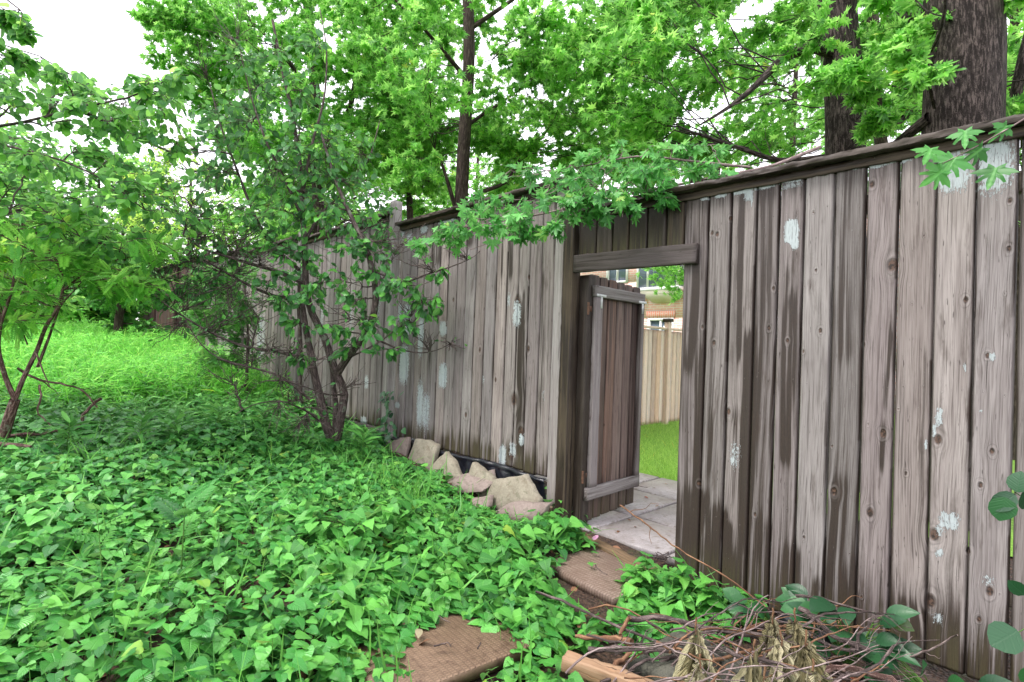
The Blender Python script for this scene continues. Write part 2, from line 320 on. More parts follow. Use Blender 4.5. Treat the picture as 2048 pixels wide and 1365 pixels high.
def board_fields(X, Z, wx, feat):
    """X, Z arrays: positions on the fence face -> gu warp, kd, stain, paint"""
    gu = X.copy(); kd = np.full_like(X, 1.); st = np.zeros_like(X); pa = np.zeros_like(X)
    if feat:
        lo, hi = X.min()-.03, X.max()+.03
        for kx, kz, kr in KN:
            if kx < lo or kx > hi: continue
            dx = X-kx; dz = (Z-kz)*.62; r = np.sqrt(dx*dx+dz*dz)
            kd = np.minimum(kd, np.clip(r/(kr*3.2), 0, 1))
            gu = gu - dx*.75*np.exp(-(r/(kr*2.2))**2)
        for x0, z0, x1, z1, hw, s in ST:
            if max(x0, x1)+hw*2 < lo or min(x0, x1)-hw*2 > hi: continue
            tt = np.clip(((Z-z0)/(z1-z0+1e-9)), 0, 1); cx = x0+(x1-x0)*tt; over = np.maximum(0, np.maximum(z1-Z, Z-z0))
            d = np.abs(X-cx)/hw
            st = np.maximum(st, s*(1-np.clip((d-.55)/.7, 0, 1))*np.exp(-(over/.07)**2))
        for x0, z0, hw, hh, s in PA:
            if x0+hw*2 < lo or x0-hw*2 > hi: continue
            d = np.maximum(np.abs(X-x0)/hw, np.abs(Z-z0)/hh)*.5+.5*np.sqrt(((X-x0)/hw)**2+((Z-z0)/hh)**2)
            pa = np.maximum(pa, s*(1-np.clip((d-.6)/.9, 0, 1)))
    return gu, kd, st, pa

def board(acc, x0, x1, zb, zt, y, th=.026, bid=None, cell=(.007, .012), feat=True, extra_stain=0., groove=.022, dog=0., M=None, foot=.25, top=.2, rng=RNG):
    """one plank in the XZ plane facing -Y (front at y). M optional 4x4 placement."""
    bid = rng.random() if bid is None else bid
    nx = max(4, int((x1-x0)/cell[0])); nz = max(3, int((zt-zb)/cell[1]))
    e = .009
    xs = np.concatenate([[x0, x0+e*.5, x0+e], np.linspace(x0+e, x1-e, nx)[1:-1], [x1-e, x1-e*.5, x1]])
    dy = np.zeros(len(xs)); dy[0] = groove; dy[1] = groove*.45; dy[-1] = groove; dy[-2] = groove*.45
    zs = np.linspace(zb, zt, nz)
    X, Z = np.meshgrid(xs, zs)
    bow = rng.normal(0, .0012); ph = rng.random()*6; amp = rng.normal(0, .0012)
    c = (X-(x0+x1)/2)/(x1-x0)
    Yv = y + dy[None, :] + bow*4*c*c + amp*np.sin(Z*2.3+ph) + rng.normal(0, .0012)
    if dog:      # dog-eared top corners
        cut = np.clip((np.abs(c)-.36)/.14, 0, 1)*dog
        Z = Z - cut*np.clip((Z-(zt-.1))/.1, 0, 1)
    edge = rng.normal(0, .003, len(xs)).cumsum()*.15; Z = Z + np.where(Z < zb+1e-6, 1, 0)*edge[None, :]
    V = np.stack([X, Yv, Z], -1)
    gu, kd, st, pa = board_fields(X, Z, x1-x0, feat)
    # random cathedral grain drift
    gu = gu + .012*np.sin(Z*rng.uniform(.6, 1.6)+ph)+.004*np.sin(Z*4+ph*2)
    hgt = np.clip((Z-zb)/foot, 0, 1); st = np.maximum(st, (1-hgt)**1.3*rng.uniform(.35, .95)) + extra_stain
    htop = np.clip((zt-Z)/top, 0, 1); st = st + (1-htop)**1.6*rng.uniform(.05, .5)
    st = st + np.exp(-((np.abs(c)-.5)/.06)**2)*rng.uniform(.3, .7)*(.4+.6*(np.sin(Z*3+ph) > -.2))
    nxs = len(xs); i = np.arange(nz-1)[:, None]*nxs; j = np.arange(nxs-1)[None, :]
    q = np.stack([i+j, i+j+1, i+nxs+j+1, i+nxs+j], -1).reshape(-1, 4)
    n0 = nz*nxs
    bk = V.copy().reshape(nz, nxs, 3)
    ring = np.concatenate([np.arange(nxs), np.arange(1, nz)*nxs+nxs-1, (nz-1)*nxs+np.arange(nxs-2, -1, -1), np.arange(nz-2, 0, -1)*nxs])
    rb = V.reshape(-1, 3)[ring].copy(); rb[:, 1] = y+th
    m = len(ring); k = np.arange(m); k2 = (k+1) % m
    q2 = np.stack([ring[k], n0+k, n0+k2, ring[k2]], -1)
    # back: strips between the left and right rim
    VV = np.concatenate([V.reshape(-1, 3), rb])
    def at(a): return np.concatenate([a.reshape(-1), a.reshape(-1)[ring]])
    left = [n0] + [n0+m-r for r in range(1, nz-1)] + [n0+(nxs-1)+(nz-1)+(nxs-1)]
    right = [n0+nxs-1+r for r in range(nz)]
    q3 = [[left[r], left[r+1], right[r+1], right[r]] for r in range(nz-1)]
    q = np.concatenate([q, q2, np.array(q3)])
    A = dict(gu=at(gu), hv=at(Z), kd=at(kd), stain=at(st), paint=at(pa), bid=np.full(n0+m, bid), bt=at(Z-zb))
    if M is not None:
        Mm = np.array(M); VV = VV@Mm[:3, :3].T+Mm[:3, 3]
    acc.add(VV, q, **A)
def beam(acc, p0, p1, w, h, up=(0, 0, 1), bid=None, seg=.04, rough=.002, stain=.15, rng=RNG):
    """a sawn timber from p0 to p1: w across, h along up; slightly worn edges"""
    p0 = np.array(p0, float); p1 = np.array(p1, float); L = np.linalg.norm(p1-p0); t = (p1-p0)/L
    up = np.array(up, float); up -= t*(up@t); up /= np.linalg.norm(up); sd_ = np.cross(t, up)
    c = min(w, h)*.07; prof = []
    for a, b in ((-1, -1), (1, -1), (1, 1), (-1, 1)):
        ca = (a*(w/2), b*(h/2))
        if a*b > 0: prof += [(ca[0], ca[1]-b*c), (ca[0]-a*c, ca[1])]
        else: prof += [(ca[0]-a*c, ca[1]), (ca[0], ca[1]-b*c)]
    P = []
    for k in range(len(prof)):
        a, b = prof[k], prof[(k+1) % len(prof)]; P.append(a)
        ll = math.hypot(b[0]-a[0], b[1]-a[1]); n = max(1, int(ll/.012))
        for i in range(1, n): P.append((a[0]+(b[0]-a[0])*i/n, a[1]+(b[1]-a[1])*i/n))
    P = np.array(P); m = len(P); n = max(2, int(L/seg)); bid = rng.random() if bid is None else bid
    s = np.linspace(0, L, n); jit = rng.normal(0, rough, (n, m)); jit = (jit+np.roll(jit, 1, 0)+np.roll(jit, 1, 1))/2
    rad = P/np.linalg.norm(P, axis=1, keepdims=True)
    Q = P[None]+rad[None]*jit[:, :, None]
    V = p0+s[:, None, None]*t+Q[:, :, :1]*sd_+Q[:, :, 1:]*up
    i = np.arange(n-1)[:, None]*m; j = np.arange(m)[None, :]; j2 = (j+1) % m
    q = np.stack([i+j, i+m+j, i+m+j2, i+j2], -1).reshape(-1, 4)
    caps = np.concatenate([V[0].mean(0, keepdims=True), V[-1].mean(0, keepdims=True)])
    VV = np.concatenate([V.reshape(-1, 3), caps]); n0 = n*m
    t3 = [[n0, k, (k+1) % m] for k in range(m)] + [[n0+1, (n-1)*m+(k+1) % m, (n-1)*m+k] for k in range(m)]
    per = np.cumsum(np.linalg.norm(np.roll(P, -1, 0)-P, axis=1))
    gu = np.concatenate([np.tile(per, n), [0, 0]]); hv = np.concatenate([np.repeat(s, m), [0, L]])
    st = np.concatenate([np.repeat(stain*(.4+.6*np.sin(s*3+bid*9)**2), m), [.5, .5]])
    z0 = np.zeros(n0+2)
    acc.add(VV, q, t3, gu=gu, hv=hv, kd=z0+1, stain=st, paint=z0, bid=z0+bid, bt=z0+1)

# ------------------------------------------------------------------ leaf templates:  V (x across, y along, z up), quads, tris, luv
def strip_leaf(rows, cols, fold=.12, droop=.12, wave=0., notch=0.):
    """rows: list of (y, halfwidth)"""
    V = []; uv = []; q = []; nc = len(cols)
    for r, (y, hw) in enumerate(rows):
        for c in cols:
            x = c*hw
            yy = y
            if notch and r == 0: yy = y + notch*(1-abs(c))
            z = fold*abs(x) - droop*y*y + wave*(1 if r % 2 else -1)*(abs(c) > .9) - .25*x*x
            V.append((x, yy, z)); uv.append((c*.5, yy, 0))
    for r in range(len(rows)-1):
        for c in range(nc-1):
            a = r*nc+c; q.append((a, a+1, a+nc+1, a+nc))
    return np.array(V, float), np.array(q), np.zeros((0, 3), int), np.array(uv, float)
C5 = (-1, -.5, 0, .5, 1); C3 = (-1, 0, 1)
T_heart = strip_leaf([(-.14, .3), (-.02, .44), (.14, .5), (.32, .48), (.52, .38), (.72, .24), (.88, .11), (1., .01)], C5, .22, .22, .012, .16)
T_heart2 = strip_leaf([(-.1, .3), (.08, .5), (.38, .45), (.7, .24), (1., .02)], C3, .22, .22, 0, .12)
T_tri = strip_leaf([(-.04, .2), (.06, .42), (.2, .44), (.38, .36), (.56, .29), (.75, .17), (1., .01)], C5, .2, .25, .02, .06)
T_oval = strip_leaf([(0, .02), (.15, .2), (.35, .29), (.6, .27), (.82, .15), (1., .01)], C3, .25, .25)
T_ovalfine = strip_leaf([(0, .03), (.1, .18), (.25, .28), (.42, .33), (.6, .31), (.78, .21), (.91, .1), (1., .01)], C5, .25, .25)
T_round = strip_leaf([(0, .06), (.14, .3), (.35, .41), (.6, .4), (.82, .26), (1., .03)], C3, .2, .2)
T_lance = strip_leaf([(0, .02), (.2, .07), (.5, .085), (.8, .045), (1., .005)], C3, .3, .45)
T_blade = strip_leaf([(0, .02), (.35, .022), (.7, .015), (1., .002)], (-1, 1), 0, .5)
T_small = strip_leaf([(0, .03), (.4, .24), (1., .02)], C3, .3, .2)
def maple(lod=0):
    lobes = [(-140, .42), (-112, .3), (-82, .78), (-52, .36), (-40, .62), (-30, .36), (0, 1.), (30, .36), (40, .62), (52, .36), (82, .78), (112, .3), (140, .42)]
    if lod == 0:
        out = [(180, .1), (-158, .22), (-140, .5), (-125, .36), (-112, .33), (-96, .6), (-80, .86), (-72, .6), (-62, .62), (-52, .37), (-44, .6), (-40, .82), (-34, .78), (-30, .55), (-20, .42), (-14, .62), (-9, .78), (0, 1.05)]
        out = out + [(-a, r) for a, r in reversed(out[1:-1])]
    else:
        out = [(180, .1), (-138, .5), (-108, .34), (-80, .88), (-56, .38), (-38, .82), (-19, .42), (0, 1.05), (19, .42), (38, .82), (56, .38), (80, .88), (108, .34), (138, .5)]
    V = [(0, .0, .0)]; uv = [(0, 0, 0)]
    for a, r in out:
        x = sin(radians(a))*r*.62; y = cos(radians(a))*r*.62
        V.append((x, y+.0, -.28*(x*x+y*y)+.05*(abs(a) % 40 < 6))); uv.append((x*.8, y, 0))
    n = len(out); t = [(0, 1+(k+1) % n, 1+k) for k in range(n)]
    return np.array(V, float), np.zeros((0, 4), int), np.array(t), np.array(uv, float)
T_maple0 = maple(0); T_maple1 = maple(1)
def compound(pairs=7, w=.16, ln=.34, terminal=True):
    """pinnate leaf: leaflets along a rachis of length 1"""
    V = []; q = []; uv = []; t = []
    def leaflet(bx, by, ang, L):
        n0 = len(V)
        for y, hw in ((0, .0), (.35, w), (.7, w*.75), (1, .0)):
            for c in (-1, 0, 1):
                x = c*hw*.5; yy = y*L; z = .25*abs(x)-.12*yy*yy*4-.08*by*by
                V.append((bx+x*cos(ang)+yy*sin(ang), by-x*sin(ang)+yy*cos(ang), z)); uv.append((c*.5, y, 0))
        for r in range(3):
            for c in range(2):
                a = n0+r*3+c; q.append((a, a+1, a+4, a+3))
    for k in range(pairs):
        y = .12+.82*k/pairs; L = ln*(1-.35*abs(k/pairs-.4))
        for s in (-1, 1): leaflet(0, y, s*radians(68-20*k/pairs), L)
    if terminal: leaflet(0, .93, 0, ln*.9)
    n0 = len(V)
    for y in (0, .5, 1.):
        for x in (-.008, .008): V.append((x, y, -.08*y*y)); uv.append((0, 0, 0))
    q.append((n0, n0+1, n0+3, n0+2)); q.append((n0+2, n0+3, n0+5, n0+4))
    return np.array(V, float), np.array(q), np.zeros((0, 3), int), np.array(uv, float)
T_comp = compound(7); T_compfine = compound(9, .09, .22); T_comp_small = compound(5, .16, .36)

def put_leaves(acc, T, pos, dirs, nrm, size, rnd=None, rng=RNG, wjit=.15):
    V, q, t, uv = T; pos = np.asarray(pos, float); N = len(pos)
    if N == 0: return
    d = np.asarray(dirs, float); d = d/(np.linalg.norm(d, axis=1, keepdims=True)+1e-9)
    n = np.asarray(nrm, float); n = n-d*(n*d).sum(1, keepdims=True); n /= np.linalg.norm(n, axis=1, keepdims=True)+1e-9
    x = np.cross(d, n); size = np.broadcast_to(np.asarray(size, float), (N,))
    wj = 1+rng.normal(0, wjit, N); cur = rng.uniform(.3, 1.9, N)
    W = pos[:, None, :] + size[:, None, None]*(V[None, :, 0:1]*wj[:, None, None]*x[:, None, :]+V[None, :, 1:2]*d[:, None, :]+V[None, :, 2:3]*cur[:, None, None]*n[:, None, :])
    m = len(V); off = np.arange(N)[:, None, None]*m
    rnd = rng.random(N) if rnd is None else rnd
    acc.add(W.reshape(-1, 3), (q[None]+off).reshape(-1, 4) if len(q) else None, (t[None]+off).reshape(-1, 3) if len(t) else None,
            luv=np.tile(uv, (N, 1)), rnd=np.repeat(rnd, m))
def rand_unit(n, rng=RNG):
    v = rng.normal(0, 1, (n, 3)); return v/np.linalg.norm(v, axis=1, keepdims=True)
#PART2
# ================================================================== SETTING
def grid_sheet(x0, x1, y0, y1, nx, ny, zf):
    xs = np.linspace(x0, x1, nx); ys = np.linspace(y0, y1, ny); X, Y = np.meshgrid(xs, ys)
    V = np.stack([X, Y, zf(X, Y)], -1).reshape(-1, 3); i = np.arange(ny-1)[:, None]*nx; j = np.arange(nx-1)[None]
    return V, np.stack([i+j, i+j+1, i+nx+j+1, i+nx+j], -1).reshape(-1, 4)
def soil_mat():
    t = NT('woodland_soil'); tc = t.n('TexCoord').outputs['Object']
    a = t.noise(tc, 3, 5, .7); b = t.noise(tc, 38, 4, .7); v = t.n('TexVoronoi'); t.set(v.inputs['Vector'], tc); v.inputs['Scale'].default_value = 45
    col = t.mix(t.ss(b, .35, .65), (.018, .011, .008), (.07, .04, .025)); col = t.mix(t.ss(a, .55, .7), col, (.05, .06, .02))
    col = t.mix(t.math('MULTIPLY', t.ss(v.outputs['Distance'], .3, .1), .5), col, (.12, .06, .035))
    return t.done(t.pbr(col, .8, t.bump(t.math('ADD', b, v.outputs['Distance']), .02, 1.), .4))
a = Acc()
V, q = grid_sheet(-60, 25, -40, 3.2, 260, 150, gz); a.add(V, q)
n0 = 260*149
V2, q2 = grid_sheet(-60, 25, 3.2, 60, 260, 60, gz); a.add(V2, q2)
ground = a.build('ground', soil_mat(), smooth=True); tag(ground, kind='structure')
a = Acc(); V, q = grid_sheet(-90, 90, -90, 90, 30, 30, lambda X, Y: np.where(X < -5, .0, -.0)-.12); a.add(V, q)
tag(a.build('terrain', soil_mat()), kind='structure')

def lawn_mat():
    t = NT('lawn'); tc = t.n('TexCoord').outputs['Object']; b = t.noise(tc, 30, 4, .7)
    return t.done(t.pbr(t.mix(t.ss(b, .3, .7), (.11, .24, .02), (.2, .38, .05)), .8, t.bump(b, .02), .3))
a = Acc(); V, q = grid_sheet(-16, 4, 5.14, 16.9, 90, 60, lambda X, Y: .115+.01*np.sin(X*2+Y)); a.add(V, q)
tag(a.build('lawn', lawn_mat(), smooth=True), kind='structure')

# leaf materials ----------------------------------------------------
L_ground = leaf_mat('ground_cover_leaf', (.02, .14, .025), (.06, .3, .048), (.13, .44, .075), trans=.22, rough=.33, spec=.6, vein=.1, nveins=5, bumpy=.003)
L_far = leaf_mat('meadow_leaf', (.06, .34, .02), (.13, .56, .04), (.25, .74, .08), trans=.35, rough=.4, vein=.1, bumpy=.002)
L_maple = leaf_mat('maple_leaf', (.04, .2, .022), (.1, .39, .032), (.2, .56, .055), trans=.52, rough=.4, vein=.35, nveins=3, bumpy=.002, tl=1.7)
L_maple_near = leaf_mat('near_maple_leaf', (.03, .17, .03), (.06, .3, .05), (.11, .42, .07), trans=.42, rough=.4, vein=.35, nveins=3, bumpy=.002, tl=1.6)
L_shrub = leaf_mat('shrub_leaf', (.025, .12, .035), (.055, .25, .05), (.11, .42, .05), trans=.3, rough=.3, spec=.6, vein=.3, bumpy=.003)
L_dog = leaf_mat('broad_tree_leaf', (.04, .18, .05), (.09, .33, .05), (.16, .5, .045), trans=.55, rough=.36, vein=.2, bumpy=.003, tl=1.6)
L_sumac = leaf_mat('compound_leaf', (.04, .24, .02), (.1, .42, .03), (.22, .6, .05), trans=.45, rough=.45, vein=.1, bumpy=.001, tl=1.5)
L_yell = leaf_mat('yellow_green_leaf', (.13, .36, .015), (.24, .52, .02), (.38, .66, .04), trans=.5, rough=.5, vein=.1, bumpy=.001, tl=1.6)
L_dark = leaf_mat('dark_broad_leaf', (.009, .05, .018), (.015, .08, .027), (.03, .125, .036), trans=.15, rough=.4, vein=.02, nveins=4, bumpy=.0005)
L_grass = leaf_mat('grass_blade', (.05, .22, .03), (.1, .34, .05), (.16, .46, .07), trans=.3, rough=.45, vein=0, bumpy=.0)
L_lawn = leaf_mat('lawn_blade', (.1, .26, .02), (.2, .42, .04), (.34, .56, .1), trans=.35, rough=.5, vein=0, bumpy=.0)
L_weed = leaf_mat('weed_leaf', (.03, .17, .025), (.07, .3, .045), (.14, .44, .07), trans=.3, rough=.4, vein=.25, bumpy=.002)
L_dead = leaf_mat('wilted_leaf', (.15, .13, .055), (.29, .255, .13), (.48, .44, .28), trans=.15, rough=.7, vein=.4, bumpy=.006, tl=1.)
L_litter = leaf_mat('dead_leaf', (.07, .03, .015), (.16, .07, .03), (.3, .15, .08), trans=.05, rough=.7, vein=.2, bumpy=.004, tl=1.)
B_dark = bark_mat('dark_ridged_bark', (.014, .01, .0085), (.13, .105, .095), 1., .035, zs=.2)
B_maple = bark_mat('maple_bark', (.025, .017, .013), (.1, .075, .062), 1., .015)
B_shrub = bark_mat('shrub_bark', (.045, .033, .031), (.17, .13, .122), 1.6, .006, .5)
B_twig = bark_mat('grey_twig_bark', (.13, .095, .09), (.34, .27, .26), 2., .003)
B_red = bark_mat('reddish_bark', (.05, .025, .02), (.26, .17, .15), 1.6, .006, .4)
B_stem = bark_mat('green_stem', (.06, .16, .03), (.16, .3, .06), 2., .001)
B_redstem = bark_mat('red_stem', (.12, .06, .035), (.28, .16, .09), 2., .001)

# ================================================================== FENCE
LAB_CAP = dict()
TOPR, TOPL = 2.39, 2.65
def cap(fence, x0, x1, z, mat, rng):
    a = Acc(); beam(a, (x0, FY+.012, z+.01), (x1, FY+.012, z+.01), .05, .046, rough=.003, stain=.7, rng=rng, seg=.022)
    a.build('top_rail', M_cap, fence)
    a = Acc(); beam(a, (x0, FY-.005, z+.049), (x1, FY-.005, z+.049), .14, .03, rough=.005, stain=.45, rng=rng, seg=.022)
    a.build('cap_board', M_cap, fence)
# --- right section
rg = np.random.default_rng(5)
fr = thing('wooden_fence', 'large grey board fence section right of the gateway, white paint flaking along its top', 'fence', (-1.76, FY, .05))
ed = [-1.764,-1.602,-1.461,-1.314,-1.191,-1.063,-.92,-.777,-.641,-.499,-.358,-.222]
bidR = [.35,.45,.62,.2,.5,.7,.16,.8,.66,.9,.86]
a = Acc()
for k in range(11):
    board(a, ed[k]+.001, ed[k+1]-.001, .05+.02*(k > 6), TOPR, FY, bid=bidR[k], rng=rg, extra_stain=[.3,.16,.1,.3,.12,.0,.16,.0,.02,-.06,-.08][k], top=.16, foot=.42)
x = -.2165
while x < 2.6:
    wdt = rg.uniform(.132, .146); board(a, x+.001, x+wdt-.001, .03, TOPR, FY+(0.006 if x < -.2 else 0), rng=rg); x += wdt
a.build('boards', M_wood, fr)
a = Acc(); hx = [-2.63,-2.46,-2.319,-2.18,-2.033,-1.894,-1.766]
for k in range(6):
    board(a, hx[k]+.001, hx[k+1]-.001, 2.0, TOPR, FY+.004, bid=[.1,.5,.25,.05,.3,.4][k], rng=rg, extra_stain=[.55,.3,.45,.7,.45,.2][k], foot=.15, top=.2)
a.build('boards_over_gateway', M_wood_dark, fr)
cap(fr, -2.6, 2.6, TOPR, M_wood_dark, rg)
a = Acc(); beam(a, (-2.63, FY-.02, 2.055), (-1.655, FY-.02, 2.035), .038, .125, rough=.0015, stain=.3, rng=rg); a.build('lintel', M_wood_dark, fr)
for z, nm in ((.45, 'back_rail'), (2.2, 'back_rail')):
    a = Acc(); beam(a, (-1.74, FY+.045, z), (2.6, FY+.045, z), .038, .09, rng=rg); a.build(nm, M_wood_dark, fr)
for xx in (-1.70, .55, 2.5):
    a = Acc(); beam(a, (xx, FY+.065 if xx > -1 else FY+.065, -.1), (xx, FY+.065, 2.3), .09, .09, up=(1, 0, 0), rng=rg, stain=.5); a.build('post', M_wood_dark, fr)
# --- left section between the posts
rg = np.random.default_rng(9)
fl = thing('wooden_fence', 'weathered grey board fence section left of the gate, with black plastic showing under its boards', 'fence', (-3.9, FY, .3))
a = Acc(); x = -2.86
xs = []
while x > -5.12:
    wdt = rg.uniform(.125, .145); x2 = max(x-wdt, -5.125)
    board(a, x2+.001, x-.001, .43+.008*rg.normal(), TOPL, FY+.01, rng=rg, extra_stain=rg.uniform(-.1, .12), cell=(.01, .016)); x = x2
    if x <= -5.12: break
a.build('boards', M_wood, fl)
a = Acc(); board(a, -2.845, -2.745, .25, TOPL-.02, FY-.012, bid=.9, rng=rg, extra_stain=-.3, foot=.05, groove=.02); a.build('grey_cover_board', M_rail, fl)
a = Acc(); beam(a, (-2.685, FY+.01, 0.0), (-2.685, FY+.01, 2.72), .1, .1, up=(1, 0, 0), rng=rg, stain=.55); a.build('post', M_wood_dark, fl)
cap(fl, -5.12, -2.62, TOPL, M_wood_dark, rg)
for z in (.62, 2.45):
    a = Acc(); beam(a, (-5.1, FY+.06, z), (-2.73, FY+.06, z), .038, .09, rng=rg); a.build('back_rail', M_wood_dark, fl)
# hinge jamb on the inner side of the gateway
a = Acc(); beam(a, (-2.6, FY+.1, .12), (-2.6, FY+.1, 1.98), .09, .09, up=(1, 0, 0), rng=rg, stain=.8); a.build('gate_jamb', M_wood_dark, fl)
# --- sections further left, stepping up the slope
labs = ['pale fence section half hidden by the dark shrub, just left of the tall post',
        'white-streaked fence section behind the bare shrub twigs, second left of the tall post',
        'fence section behind the light green sapling, third left of the tall post',
        'reddish brown fence section at the far end of the row, next to the meadow',
        'dark reddish brown fence section farthest away behind the meadow weeds',
        'last dim fence section beyond the reddish brown ones, almost hidden by leaves']
x1 = -5.225
for k in range(6):
    x0 = x1-2.5; top = [2.8, 2.86, 2.95, 3.1, 3.16, 3.25][k]; gb = float(gz((x0+x1)/2, FY))
    rg = np.random.default_rng(30+k)
    f = thing('wooden_fence', labs[k], 'fence', ((x0+x1)/2, FY, gb))
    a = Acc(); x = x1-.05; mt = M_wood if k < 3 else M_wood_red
    while x > x0+.06:
        wdt = rg.uniform(.125, .15); x2 = max(x-wdt, x0+.05)
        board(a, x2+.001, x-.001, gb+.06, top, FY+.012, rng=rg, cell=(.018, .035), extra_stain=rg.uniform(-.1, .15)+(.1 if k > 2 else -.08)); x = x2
        if x <= x0+.051: break
    a.build('boards', mt, f)
    a = Acc(); beam(a, (x1, FY, gb-.1), (x1, FY, top+(.17 if k == 0 else .1)), .1, .1, up=(1, 0, 0), rng=rg, stain=.05 if k < 3 else .5); a.build('post', M_rail if k < 2 else mt, f)
    cap(f, x0+.05, x1-.05, top, M_wood_dark, rg)
    x1 = x0
# --- gate, swung into the yard
rg = np.random.default_rng(77)
gt = thing('garden_gate', 'open board gate of dark brown planks with a grey frame, swung inward into the yard', 'gate', (-2.55, FY+.1, .15))
GA = radians(93)          # gate leaf runs along +Y from the hinge
def gm():                 # maps local x (along the leaf) to world, front (-y local) faces +X
    return Matrix.Translation((-2.56, FY+.08, .15)) @ Matrix.Rotation(GA, 4, 'Z')
G = gm()
a = Acc(); x = 0.
gw = [.13, .115, .12, .12, .115, .12]
for k, wd in enumerate(gw):
    board(a, x+.001, x+wd-.001, 0.0+.004*k, 1.84-.006*k, .0, bid=[.3,.1,.4,.6,.35,.2][k], feat=False, rng=rg, dog=.03, M=G, extra_stain=[.3,.2,.1,.05,.15,.35][k], foot=.5, top=.6); x += wd
a.build('boards', M_gate, gt)
def gbeam(name, p0, p1, w_, h_, up, mat, stn, bid=None):
    a = Acc(); P0 = G@Vector(p0); P1 = G@Vector(p1); U = G.to_3x3()@Vector(up); beam(a, P0, P1, w_, h_, up=U, rng=rg, stain=stn, rough=.001, bid=bid); return a.build(name, mat, gt)
gbeam('top_frame_rail', (.02, -.021, 1.715), (.73, -.021, 1.715), .036, .085, (0, 0, 1), M_rail, .25, .3)
gbeam('bottom_frame_rail', (.0, -.021, .21), (.73, -.021, .21), .036, .09, (0, 0, 1), M_timber if False else M_rail, .35, .6)
gbeam('frame_stile', (.075, -.021, .257), (.075, -.021, 1.67), .036, .085, (1, 0, 0), M_rail, .1, .8)
gbeam('frame_stile', (.70, -.021, .257), (.70, -.021, 1.67), .036, .05, (1, 0, 0), M_rail, .5, .4)
M_steel = simple_mat('galvanised_plate', (.35, .37, .37), (.6, .63, .62), 30, .5, .0005)
for bx, s in ((.095, 1), (.69, 1)):
    a = Acc()
    for lo, hi in (((bx-.06, -.0425, 1.675), (bx+.06, -.0395, 1.695)), ((bx-.012, -.0425, 1.59), (bx+.012, -.0396, 1.675))):
        V = [G@Vector((x_, y_, z_)) for z_ in (lo[2], hi[2]) for y_ in (lo[1], hi[1]) for x_ in (lo[0], hi[0])]
        a.add(np.array([tuple(v) for v in V]), [[0, 2, 3, 1], [4, 5, 7, 6], [0, 1, 5, 4], [2, 6, 7, 3], [0, 4, 6, 2], [1, 3, 7, 5]])
    a.build('corner_plate', M_steel, gt)

M_rust = simple_mat('rusty_steel', (.05, .025, .015), (.14, .07, .04), 40, .7, .001)
for zh in (.34, 1.58):
    a = Acc(); V = [G@Vector((x_, y_, z_)) for z_ in (zh-.02, zh+.02) for y_ in (-.006, -.0025) for x_ in (-.03, .062)]
    a.add(np.array([tuple(v) for v in V]), [[0, 2, 3, 1], [4, 5, 7, 6], [0, 1, 5, 4], [2, 6, 7, 3], [0, 4, 6, 2], [1, 3, 7, 5]])
    k0 = G@Vector((-.028, -.012, zh-.045)); k1 = G@Vector((-.028, -.012, zh+.045)); P_ = np.linspace(np.array(k0), np.array(k1), 4); 
    aa = Acc(); tubes(aa, P_[None], np.full((1, 4), .009), 8); V0 = np.concatenate(aa.V); a.add(V0, np.concatenate(aa.q)); a.build('hinge', M_rust, gt)
# --- black plastic and timber under the left section
rg = np.random.default_rng(4)
M_plast = simple_mat('black_plastic', (.006, .007, .012), (.02, .022, .03), 6, .28, .01, spec=.7)
nx, nz = 160, 16; X, Zk = np.meshgrid(np.linspace(-5.12, -2.845, nx), np.linspace(0, 1, nz))
zt = .44+.012*np.sin(X*5); zb = .2+.02*np.sin(X*3+1); Zz = zb+(zt-zb)*Zk
wr = sum(rg.uniform(.002, .005)*np.sin(X*rg.uniform(8, 45)+Zk*rg.uniform(-9, 9)+rg.uniform(0, 6)) for _ in range(10))
Yy = FY-.028-.02*(Zk > .88)*np.sin((Zk-.88)/.12*pi)+wr
i = np.arange(nz-1)[:, None]*nx; j = np.arange(nx-1)[None]
a = Acc(); Vf = np.stack([X, Yy, Zz], -1).reshape(-1, 3); a.add(Vf, np.stack([i+j, i+j+1, i+nx+j+1, i+nx+j], -1).reshape(-1, 4))
o = a.build('plastic_sheet', M_plast, smooth=True); sm_ = o.modifiers.new('thickness', 'SOLIDIFY'); sm_.thickness = .003; sm_.offset = 1
tag(o, 'strip of wrinkled black plastic sheeting under the fence boards left of the gate', 'plastic sheet')
a = Acc(); beam(a, (-5.1, FY-.06, .235), (-2.75, FY-.075, .165), .09, .15, rough=.006, stain=.5, rng=rg, seg=.025); o = a.build('landscape_timber', M_timber)
tag(o, 'rotting golden brown timber lying along the foot of the fence under the black plastic', 'timber')
a = Acc(); beam(a, (-2.62, FY-.03, .085), (-1.75, FY-.17, .075), .1, .07, rough=.006, stain=.25, rng=rg); o = a.build('landscape_timber', M_timber)
tag(o, 'worn timber threshold across the open gateway', 'timber')

